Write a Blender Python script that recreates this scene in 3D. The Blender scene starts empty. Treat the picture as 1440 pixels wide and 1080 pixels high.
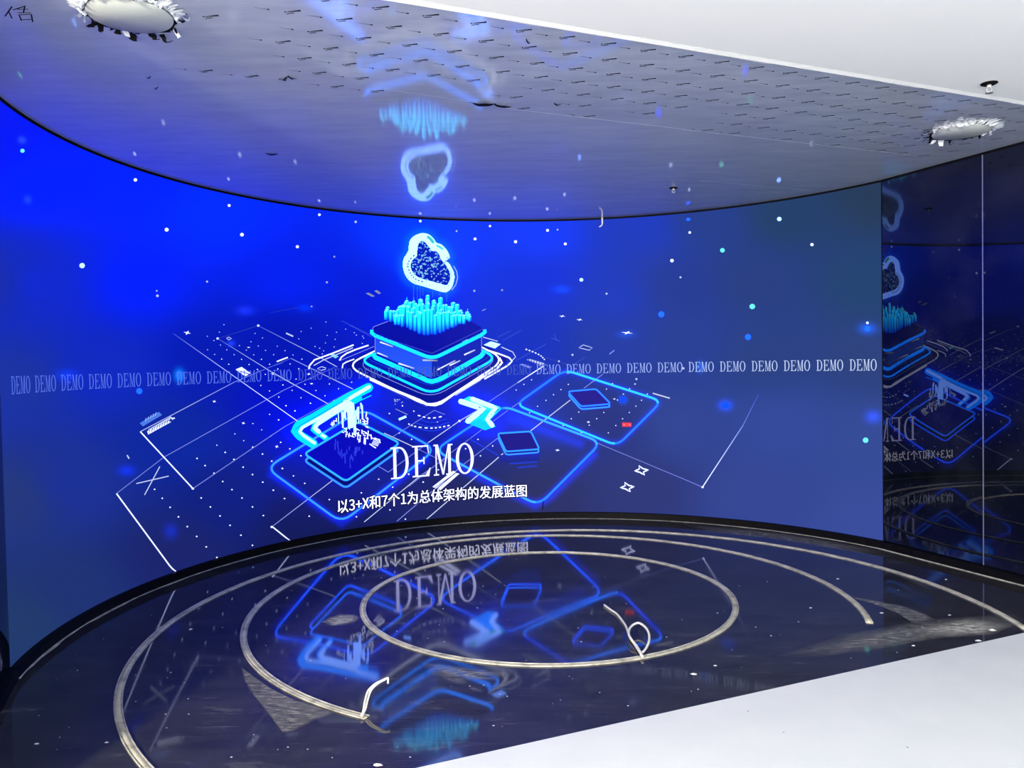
import bpy, json, math, random
import numpy as np
from mathutils import Matrix, Vector

S = bpy.context.scene
COL = S.collection
random.seed(7)

# ------------------------------------------------------------------ camera, world, lamps, exposure
F_PX, PITCH, ROLL, EYE = 1108.19, -0.026396, -0.018405, 1.5

def cam_dir(x, y, z):
    """direction in the world of a vector given as image right, forward, image up"""
    c, s = math.cos(ROLL), math.sin(ROLL)
    x, z = c*x - s*z, s*x + c*z
    c, s = math.cos(PITCH), math.sin(PITCH)
    return Vector((x, c*y - s*z, s*y + c*z))

cam_data = bpy.data.cameras.new('camera')
cam_data.sensor_width = 36.0
cam_data.lens = 36.0*F_PX/1440.0
cam_data.clip_start = 0.05
cam = bpy.data.objects.new('camera', cam_data)
COL.objects.link(cam)
r_, f_, u_ = cam_dir(1, 0, 0), cam_dir(0, 1, 0), cam_dir(0, 0, 1)
M = Matrix((r_, u_, -f_)).transposed().to_4x4()
M.translation = (0, 0, EYE)
cam.matrix_world = M
S.camera = cam

world = bpy.data.worlds.new('daylight')
S.world = world
world.use_nodes = True
bg = world.node_tree.nodes['Background']
bg.inputs[0].default_value = (0.80, 0.89, 1.0, 1)
bg.inputs[1].default_value = 0.16

def area(name, loc, target, sx, sy, power, col):
    d = bpy.data.lights.new(name, 'AREA')
    d.shape = 'RECTANGLE'; d.size = sx; d.size_y = sy; d.energy = power; d.color = col
    o = bpy.data.objects.new(name, d); COL.objects.link(o)
    o.location = loc
    o.rotation_euler = (Vector(target) - Vector(loc)).to_track_quat('-Z', 'Y').to_euler()
    return o
area('doorway_light', (-3.35, -4.3, 2.4), (0.2, 4.5, 0.3), 0.4, 0.5, 1350, (1.0, 0.89, 0.70))
area('ceiling_fill_light', (4.4, -2.6, 0.75), (1.4, 3.6, 2.86), 3.0, 1.2, 240, (0.90, 0.95, 1.0))  # unseen fill added low behind the camera, aimed up to brighten the ceiling

vs = S.view_settings
S.display_settings.display_device = 'sRGB'
vs.view_transform = 'Standard'; vs.look = 'None'
vs.exposure = 0.0; vs.gamma = 1.0; vs.use_curve_mapping = False

# ------------------------------------------------------------------ room measures (metres)
CX, CY, RAD = 0.354437, 4.613675, 2.940485        # axis and radius of the curved screen
ZB, ZT = 0.06, 2.8613                              # bottom and top of the screen
TH0, TH1 = math.radians(30.86), math.radians(195.9)  # right and left end of the screen
UX = Vector((0.9223, 0.3865, 0)); UX.normalize()   # along the opening
UN = Vector((-UX.y, UX.x, 0))                      # into the room
FLOOR_EDGE = Vector((0, 3.045, 0)); CEIL_EDGE = Vector((0, 3.140, 0))
PR0 = Vector((CX + RAD*math.cos(TH0), CY + RAD*math.sin(TH0), 0))
PR_DIR = Vector((0.3859, -0.9225, 0)).normalized()
PL0 = Vector((CX + RAD*math.cos(TH1), CY + RAD*math.sin(TH1), 0))
PL_DIR = Vector((0.386, -0.9225, 0)).normalized()
PR_LEN, PL_LEN = 1.70, 1.66

def ray(px, py):
    return cam_dir((px-720)/F_PX, 1.0, -(py-540)/F_PX)
def at_z(px, py, z):
    """point at height z seen at photo position px,py"""
    d = ray(px, py); t = (z-EYE)/d.z
    return Vector((d.x*t, d.y*t, z))
def cyl(th, z, off=0.0):
    r = RAD - off
    return (CX + r*math.cos(th), CY + r*math.sin(th), z)
def to_cyl(px, py):
    """angle and height on the curved screen for a place on the photo"""
    d = ray(px, py)
    a = d.x*d.x + d.y*d.y; b = -(d.x*CX + d.y*CY); c = CX*CX + CY*CY - RAD*RAD
    t = (-b + math.sqrt(max(b*b - a*c, 0)))/a
    th = math.atan2(d.y*t - CY, d.x*t - CX)
    if th < -1.5: th += 2*math.pi
    return th, d.z*t + EYE

# ------------------------------------------------------------------ helpers
def srgb(r, g, b, k=1.0):
    f = lambda c: (c/255/12.92 if c/255 <= 0.04045 else ((c/255+0.055)/1.055)**2.4)*k
    return (f(r), f(g), f(b), 1.0)

def tag(o, label=None, cat=None, group=None, kind=None):
    if label: o['label'] = label
    if cat: o['category'] = cat
    if group: o['group'] = group
    if kind: o['kind'] = kind
    return o

def link(name, me, mat, parent=None):
    o = bpy.data.objects.new(name, me)
    COL.objects.link(o)
    if mat and not me.materials: me.materials.append(mat)
    if parent: o.parent = parent
    return o

def mesh(name, V, F, mat, parent=None, smooth=False):
    me = bpy.data.meshes.new(name)
    me.from_pydata([tuple(v) for v in V], [], F)
    me.update()
    if smooth:
        me.polygons.foreach_set('use_smooth', [True]*len(me.polygons))
    o = link(name, me, mat, None)
    if parent:
        o.parent = parent
        o.matrix_parent_inverse = parent.matrix_world.inverted()
    return o

def empty(name, loc=(0, 0, 0)):
    o = bpy.data.objects.new(name, None)
    COL.objects.link(o); o.location = loc
    o.empty_display_size = 0.1
    o.matrix_world = Matrix.Translation(Vector(loc))
    return o

def prism(P, z0, z1):
    """closed prism over a plan polygon"""
    n = len(P)
    V = [(p[0], p[1], z0) for p in P] + [(p[0], p[1], z1) for p in P]
    F = [tuple(range(n))[::-1], tuple(range(n, 2*n))]
    F += [(i, (i+1) % n, n+(i+1) % n, n+i) for i in range(n)]
    return V, F

def slab(a, b, thick, z0, z1):
    """upright slab from a to b in plan, thickness to the right-hand side of a->b"""
    d = (Vector(b)-Vector(a)).normalized(); n = Vector((d.y, -d.x, 0))*thick
    a, b = Vector(a), Vector(b)
    return prism([a, b, b+n, a+n], z0, z1)

def tube(points, r, seg=8, r_end=None):
    pts = [Vector(p) for p in points]
    V, F = [], []
    n = len(pts)
    for i, p in enumerate(pts):
        d = (pts[min(i+1, n-1)] - pts[max(i-1, 0)]).normalized()
        a = d.cross(Vector((0, 0, 1)))
        if a.length < 1e-3: a = d.cross(Vector((1, 0, 0)))
        a.normalize(); b = d.cross(a)
        rr = r if r_end is None else r + (r_end-r)*i/(n-1)
        for k in range(seg):
            t = 2*math.pi*k/seg
            V.append(p + a*(rr*math.cos(t)) + b*(rr*math.sin(t)))
    for i in range(n-1):
        for k in range(seg):
            k2 = (k+1) % seg
            F.append((i*seg+k, i*seg+k2, (i+1)*seg+k2, (i+1)*seg+k))
    F.append(tuple(range(seg))[::-1]); F.append(tuple(range((n-1)*seg, n*seg)))
    return V, F

def smooth_path(pts, n=6):
    """Catmull-Rom through the points"""
    P = [Vector(p) for p in pts]; P = [P[0]*2-P[1]] + P + [P[-1]*2-P[-2]]
    out = []
    for i in range(1, len(P)-2):
        for k in range(n):
            t = k/n
            a, b, c, d = P[i-1], P[i], P[i+1], P[i+2]
            out.append(0.5*((2*b) + (c-a)*t + (2*a-5*b+4*c-d)*t*t + (3*b-a-3*c+d)*t**3))
    out.append(P[-2])
    return out

def lathe(profile, center, seg=40):
    V, F = [], []
    for r, z in profile:
        for k in range(seg):
            t = 2*math.pi*k/seg
            V.append((center[0]+r*math.cos(t), center[1]+r*math.sin(t), center[2]+z))
    for i in range(len(profile)-1):
        for k in range(seg):
            k2 = (k+1) % seg
            F.append((i*seg+k, i*seg+k2, (i+1)*seg+k2, (i+1)*seg+k))
    F.append(tuple(range(seg))[::-1]); F.append(tuple(range((len(profile)-1)*seg, len(profile)*seg)))
    return V, F

# ------------------------------------------------------------------ materials
def mat(name, col, rough=0.5, metal=0.0, spec=0.5, ior=1.45):
    m = bpy.data.materials.new(name); m.use_nodes = True
    b = m.node_tree.nodes['Principled BSDF']
    b.inputs['Base Color'].default_value = col
    b.inputs['Roughness'].default_value = rough
    b.inputs['Metallic'].default_value = metal
    b.inputs['Specular IOR Level'].default_value = spec
    b.inputs['IOR'].default_value = ior
    return m
def nodes(m): return m.node_tree.nodes, m.node_tree.links, m.node_tree.nodes['Principled BSDF']
def noise(m, scale, detail=4, rough=0.6, stretch=None, dist=0.0):
    N, L, b = nodes(m)
    tc = N.new('ShaderNodeTexCoord'); mp = N.new('ShaderNodeMapping')
    L.new(tc.outputs['Object'], mp.inputs['Vector'])
    if stretch:
        mp.inputs['Rotation'].default_value = (0, 0, stretch[3])
        mp.inputs['Scale'].default_value = stretch[:3]
    n = N.new('ShaderNodeTexNoise'); n.inputs['Scale'].default_value = scale
    n.inputs['Detail'].default_value = detail; n.inputs['Roughness'].default_value = rough
    n.inputs['Distortion'].default_value = dist
    L.new(mp.outputs['Vector'], n.inputs['Vector'])
    return n
def ramp(m, fac, stops):
    N, L, b = nodes(m)
    r = N.new('ShaderNodeValToRGB')
    e = r.color_ramp.elements
    e[0].position, e[0].color = stops[0]
    e[1].position, e[1].color = stops[-1]
    for p, c in stops[1:-1]:
        q = e.new(p); q.color = c
    L.new(fac, r.inputs['Fac'])
    return r
def bump(m, fac, strength, dist=0.01):
    N, L, b = nodes(m)
    q = N.new('ShaderNodeBump'); q.inputs['Strength'].default_value = strength
    q.inputs['Distance'].default_value = dist
    L.new(fac, q.inputs['Height']); L.new(q.outputs['Normal'], b.inputs['Normal'])

# dark polished floor with dust
m_floor = mat('dark_floor', (0.012, 0.014, 0.022, 1), 0.08, 0.0, 0.5, 1.42)
n1 = noise(m_floor, 2.2, 8, 0.65, (1, 3.0, 1, 0.35))
rr = ramp(m_floor, n1.outputs['Fac'], [(0.40, (0.022, 0.023, 0.027, 1)), (0.60, (0.034, 0.035, 0.040, 1)), (0.74, (0.080, 0.081, 0.086, 1))])
N, L, B = nodes(m_floor)
n2 = noise(m_floor, 60, 3, 0.7)
r2 = ramp(m_floor, n2.outputs['Fac'], [(0.66, (0, 0, 0, 1)), (0.80, (0.05, 0.05, 0.055, 1))])
mx = N.new('ShaderNodeMix'); mx.data_type = 'RGBA'; mx.blend_type = 'ADD'; mx.inputs['Factor'].default_value = 1
L.new(rr.outputs['Color'], mx.inputs['A']); L.new(r2.outputs['Color'], mx.inputs['B'])
n4 = noise(m_floor, 3.0, 6, 0.75, (0.7, 16.0, 1, 0.42), 0.6)
r4 = ramp(m_floor, n4.outputs['Fac'], [(0.60, (0, 0, 0, 1)), (0.76, (0.07, 0.07, 0.075, 1))])
mx2 = N.new('ShaderNodeMix'); mx2.data_type = 'RGBA'; mx2.blend_type = 'ADD'; mx2.inputs['Factor'].default_value = 1
L.new(mx.outputs['Result'], mx2.inputs['A']); L.new(r4.outputs['Color'], mx2.inputs['B'])
L.new(mx2.outputs['Result'], B.inputs['Base Color'])
n3 = noise(m_floor, 1.6, 5, 0.6)
r3 = ramp(m_floor, n3.outputs['Fac'], [(0.35, (0.028,)*3+(1,)), (0.75, (0.09,)*3+(1,))])
L.new(r3.outputs['Color'], B.inputs['Roughness'])

# glossy ceiling sheet under cloudy protective film
m_ceil = mat('film_ceiling', (0.20, 0.215, 0.26, 1), 0.05, 0.0, 0.5, 1.66)
n1 = noise(m_ceil, 3.0, 7, 0.6, (1, 4.0, 1, -0.39))
rr = ramp(m_ceil, n1.outputs['Fac'], [(0.3, (0.34, 0.38, 0.47, 1)), (0.7, (0.42, 0.46, 0.55, 1))])
N, L, B = nodes(m_ceil)
L.new(rr.outputs['Color'], B.inputs['Base Color'])
n2 = noise(m_ceil, 9.0, 4, 0.6, (1, 5.0, 1, -0.39))
bump(m_ceil, n2.outputs['Fac'], 0.03, 0.004)

m_white_ceil = mat('white_ceiling', (0.84, 0.85, 0.86, 1), 0.6)
n1 = noise(m_white_ceil, 6, 4); bump(m_white_ceil, n1.outputs['Fac'], 0.05)
m_white_floor = mat('white_sheet_floor', (0.78, 0.81, 0.85, 1), 0.45)
n1 = noise(m_white_floor, 3, 5)
rr = ramp(m_white_floor, n1.outputs['Fac'], [(0.35, (0.64, 0.68, 0.74, 1)), (0.7, (0.69, 0.725, 0.78, 1))])
N, L, B = nodes(m_white_floor); L.new(rr.outputs['Color'], B.inputs['Base Color'])
m_white_wall = mat('white_wall', (0.72, 0.74, 0.77, 1), 0.6)
n1 = noise(m_white_wall, 8, 4); bump(m_white_wall, n1.outputs['Fac'], 0.05)
m_dark_wall = mat('dark_backing', (0.02, 0.02, 0.025, 1), 0.7)
m_black = mat('black_trim', (0.004, 0.004, 0.006, 1), 0.5, 0, 0.08)
n1 = noise(m_black, 20, 4)
rr = ramp(m_black, n1.outputs['Fac'], [(0.5, (0.003, 0.003, 0.005, 1)), (0.8, (0.007, 0.007, 0.009, 1))])
N, L, B = nodes(m_black); L.new(rr.outputs['Color'], B.inputs['Base Color'])
m_glass = mat('black_glass', (0.003, 0.004, 0.008, 1), 0.008, 0.0, 0.5, 1.72)
n1 = noise(m_glass, 2.5, 6)
rr = ramp(m_glass, n1.outputs['Fac'], [(0.45, (0.002, 0.003, 0.006, 1)), (0.8, (0.010, 0.012, 0.018, 1))])
N, L, B = nodes(m_glass); L.new(rr.outputs['Color'], B.inputs['Base Color'])
m_steel = mat('steel_strip', (0.55, 0.56, 0.60, 1), 0.3, 0.8)
n1 = noise(m_steel, 30, 3); bump(m_steel, n1.outputs['Fac'], 0.05)
m_ring = mat('pale_diffuser', (0.60, 0.58, 0.47, 1), 0.55)
n1 = noise(m_ring, 7, 7, 0.7)
rr = ramp(m_ring, n1.outputs['Fac'], [(0.30, (0.14, 0.14, 0.12, 1)), (0.46, (0.48, 0.46, 0.37, 1)), (0.7, (0.70, 0.68, 0.56, 1))])
N, L, B = nodes(m_ring); L.new(rr.outputs['Color'], B.inputs['Base Color'])
bump(m_ring, n1.outputs['Fac'], 0.3)
m_ring_edge = mat('channel_edge', (0.50, 0.50, 0.47, 1), 0.45, 0.2)
n1 = noise(m_ring_edge, 14, 6, 0.7)
rr = ramp(m_ring_edge, n1.outputs['Fac'], [(0.3, (0.20, 0.20, 0.19, 1)), (0.6, (0.60, 0.60, 0.55, 1))])
N, L, B = nodes(m_ring_edge); L.new(rr.outputs['Color'], B.inputs['Base Color'])
m_cable = mat('white_cable', (0.72, 0.72, 0.70, 1), 0.4)
n1 = noise(m_cable, 40, 3); bump(m_cable, n1.outputs['Fac'], 0.1)
m_disc = mat('white_disc', (0.46, 0.50, 0.51, 1), 0.6)
n1 = noise(m_disc, 12, 4); bump(m_disc, n1.outputs['Fac'], 0.05)
m_lip = mat('white_lip', (0.82, 0.84, 0.86, 1), 0.6)
n1 = noise(m_lip, 40, 3); bump(m_lip, n1.outputs['Fac'], 0.3)
m_torn = mat('torn_white_film', (0.60, 0.64, 0.72, 1), 0.5)
n1 = noise(m_torn, 60, 3); bump(m_torn, n1.outputs['Fac'], 0.4)
m_gap = mat('black_gap', (0.003, 0.003, 0.005, 1), 0.8, 0, 0.1)
m_mark = mat('dark_print', (0.012, 0.014, 0.028, 1), 0.7, 0, 0.1)
m_chip = mat('plaster_chip', (0.62, 0.64, 0.68, 1), 0.8)
n1 = noise(m_chip, 50, 3); bump(m_chip, n1.outputs['Fac'], 0.4)

def dust_mat(name, col, amount, scale, stretch):
    m = mat(name, col, 0.9, 0, 0.1)
    n = noise(m, scale, 7, 0.7, stretch, 0.4)
    r = ramp(m, n.outputs['Fac'], [(0.38, (amount*0.12,)*3+(1,)), (0.66, (amount,)*3+(1,))])
    N, L, B = nodes(m)
    at = N.new('ShaderNodeAttribute'); at.attribute_name = 'fade'
    mu = N.new('ShaderNodeMath'); mu.operation = 'MULTIPLY'
    L.new(r.outputs['Color'], mu.inputs[0]); L.new(at.outputs['Fac'], mu.inputs[1])
    L.new(mu.outputs[0], B.inputs['Alpha'])
    return m
m_dust = dust_mat('grey_dust', (0.34, 0.34, 0.34, 1), 0.62, 16, (1.0, 4.0, 1, 1.1))
m_dust_pale = dust_mat('pale_dust', (0.62, 0.63, 0.60, 1), 0.9, 14, (1.0, 4.0, 1, 0.3))

# lit picture of the screen: every picture element carries its own colour
m_led = mat('led_picture', (0.003, 0.003, 0.004, 1), 0.6, 0, 0.05)
N, L, B = nodes(m_led)
at = N.new('ShaderNodeAttribute'); at.attribute_name = 'light'
L.new(at.outputs['Color'], B.inputs['Emission Color'])
B.inputs['Emission Strength'].default_value = 1.0

PANEL2_TURN = -0.008
# ------------------------------------------------------------------ room shell
def arc(r, t0, t1, n):
    return [Vector((CX + r*math.cos(t0+(t1-t0)*i/n), CY + r*math.sin(t0+(t1-t0)*i/n), 0)) for i in range(n+1)]

PR1 = PR0 + PR_DIR*PR_LEN
PL1 = PL0 + PL_DIR*PL_LEN
OUT = 0.13
# plan of the room: opening line, right panels, the curved screen, left panels
def edge_pt(base, x): return Vector((x, base.y + UX.y/UX.x*x, 0))
room = [edge_pt(FLOOR_EDGE, -2.2), edge_pt(FLOOR_EDGE, 3.75)] + [PR0 + Vector((OUT, 0, 0))] + arc(RAD+OUT, TH0, TH1, 72) + [PL0 - Vector((OUT, 0, 0))]
V, F = prism(room, -0.12, 0.0)
floor = mesh('floor', V, F, m_floor); tag(floor, kind='structure')
roomc = [edge_pt(CEIL_EDGE, -2.2), edge_pt(CEIL_EDGE, 3.75)] + [PR0 + Vector((OUT, 0, 0))] + arc(RAD+OUT, TH0, TH1, 72) + [PL0 - Vector((OUT, 0, 0))]
V, F = prism(roomc, ZT, ZT+0.12)
ceiling = mesh('ceiling', V, F, m_ceil); tag(ceiling, kind='structure')

far = [edge_pt(FLOOR_EDGE, -6.0), edge_pt(FLOOR_EDGE, 7.0), Vector((7.0, -6.0, 0)), Vector((-6.0, -6.0, 0))]
V, F = prism(far, -0.12, 0.006)
o = mesh('floor', V, F, m_white_floor); tag(o, kind='structure')
farc = [edge_pt(CEIL_EDGE, -6.0), edge_pt(CEIL_EDGE, 7.0), Vector((7.0, -6.0, 0)), Vector((-6.0, -6.0, 0))]
V, F = prism(farc, ZT-0.004, ZT+0.12)
o = mesh('ceiling', V, F, m_white_ceil); tag(o, kind='structure')

# walls carrying the screen and the black panels
inner, outer = arc(RAD+0.045, TH0, TH1, 72), arc(RAD+0.12, TH0, TH1, 72)
V, F = prism(inner + outer[::-1], 0.0, ZT)
tag(mesh('wall_back', V, F, m_dark_wall), kind='structure')
n_r = Vector((-PR_DIR.y, PR_DIR.x, 0))          # away from the room on the right
off = n_r*0.03
V, F = prism([PR0+off, PR1+off, PR1+off+n_r*0.1, PR0+off+n_r*0.1], 0.0, ZT)
tag(mesh('wall_right', V, F, m_dark_wall), kind='structure')
n_l = Vector((PL_DIR.y, -PL_DIR.x, 0))          # away from the room on the left
off = n_l*0.03
V, F = prism([PL0+off, PL1+off, PL1+off+n_l*0.1, PL0+off+n_l*0.1], 0.0, ZT)
tag(mesh('wall_left', V, F, m_dark_wall), kind='structure')
# white walls beside the opening, out of the picture on either side
a = PL1 - UX*0.02
V, F = prism([a, a - UX*3.4, a - UX*3.4 + UN*0.1, a + UN*0.1], 0.0, ZT)
tag(mesh('wall_front', V, F, m_white_wall), kind='structure')
a = PR1 + UX*0.03
V, F = prism([a, a + UX*3.2, a + UX*3.2 + UN*0.1, a + UN*0.1], 0.0, ZT)
tag(mesh('wall_front', V, F, m_white_wall), kind='structure')

# black skirting with a dusty foot
base_in, base_out = arc(RAD-0.034, TH0, TH1, 96), arc(RAD+0.045, TH0, TH1, 96)
V, F = prism(base_in + base_out[::-1], 0.0, ZB)
tag(mesh('baseboard_back', V, F, m_black), kind='structure')
V, F = prism([PR0-n_r*0.034, PR1-n_r*0.034, PR1+n_r*0.03, PR0+n_r*0.03], 0.0, ZB-0.004)
tag(mesh('baseboard_right', V, F, m_black), kind='structure')
V, F = prism([PL0-n_l*0.034, PL1-n_l*0.034, PL1+n_l*0.03, PL0+n_l*0.03], 0.0, ZB-0.004)
tag(mesh('baseboard_left', V, F, m_black), kind='structure')
# shadow gap between screen and ceiling
V, F = prism(arc(RAD-0.006, TH0, TH1, 96) + arc(RAD+0.045, TH0, TH1, 96)[::-1], ZT-0.016, ZT-0.0005)
tag(mesh('trim_1', V, F, m_gap), kind='structure')
V, F = prism([PR0-n_r*0.006, PR1-n_r*0.006, PR1+n_r*0.03, PR0+n_r*0.03], ZT-0.016, ZT-0.0005)
tag(mesh('trim_2', V, F, m_gap), kind='structure')
# sealant bead along the skirting foot
foot = arc(RAD-0.036, TH0, TH1, 90)
V, F = [], []
for i, p in enumerate(foot):
    w = 0.008 + 0.006*math.sin(i*0.9) + 0.004*math.sin(i*2.3)
    q = Vector((CX, CY, 0)) + (p-Vector((CX, CY, 0)))*(1-(w+0.004)/RAD)
    V += [(p.x, p.y, 0.0005), (p.x, p.y, 0.005), (q.x, q.y, 0.0015)]
for i in range(len(foot)-1):
    for k in range(3):
        F.append((3*i+k, 3*i+(k+1) % 3, 3*i+3+(k+1) % 3, 3*i+3+k))
tag(mesh('trim_3', V, F, m_ring_edge), kind='structure')
V, F = prism([PR0-n_r*0.034, PR1-n_r*0.034, PR1-n_r*0.045, PR0-n_r*0.045], 0.0003, 0.005)
tag(mesh('trim_4', V, F, m_ring_edge), kind='structure')
# torn white lip where the film ceiling meets the white one
V, F = [], []
for i in range(121):
    x = -2.2 + 5.9*i/120
    p = edge_pt(CEIL_EDGE, x)
    w = 0.016 + 0.008*math.sin(x*7.1) + 0.005*math.sin(x*23) + random.uniform(0, 0.006)
    a, b = p - UN*0.03, p + UN*w
    V += [(a.x, a.y, ZT-0.0045), (p.x, p.y, ZT-0.010), (b.x, b.y, ZT-0.0015)]
for i in range(120):
    F += [(3*i, 3*i+1, 3*i+4, 3*i+3), (3*i+1, 3*i+2, 3*i+5, 3*i+4)]
tag(mesh('trim_5', V, F, m_lip), kind='structure')

# ------------------------------------------------------------------ black glass panels
def glass_panel(a, d, n, length, label, turn=0.0):
    d2 = Matrix.Rotation(turn, 3, 'Z') @ d
    t = empty('black_glass_panel', (a.x, a.y, ZB)); tag(t, label, 'wall panel', 'black glass wall panels')
    b = a + d2*length
    V, F = prism([a, b, b+n*0.028, a+n*0.028], ZB, ZT-0.016)
    mesh('panel_sheet', V, F, m_glass, t)
    e0, e1 = b - d2*0.006, b
    V, F = prism([e0-n*0.0025, e1-n*0.0025, e1+n*0.028, e0+n*0.028], ZB, ZT-0.016)
    mesh('edge_strip', V, F, m_steel, t)
    return b
SEAM = 0.838
b = glass_panel(PR0, PR_DIR, n_r, SEAM, 'black glass wall panel next to the right end of the screen, mirroring the glowing cloud', 0.0)
glass_panel(b + PR_DIR*0.002, PR_DIR, n_r, PR_LEN-SEAM-0.002, 'black glass wall panel at the right edge of the photo, beyond the thin steel seam', PANEL2_TURN)
glass_panel(PL0, PL_DIR, n_l, PL_LEN, 'narrow sliver of black glass panel at the left edge of the photo')
V, F = prism([PR0 - n_r*0.003, PR0 - n_r*0.003 + PR_DIR*0.006, PR0 + n_r*0.028 + PR_DIR*0.006, PR0 + n_r*0.028], ZB, ZT-0.016)
tag(mesh('trim_6', V, F, m_black), kind='structure')

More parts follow.
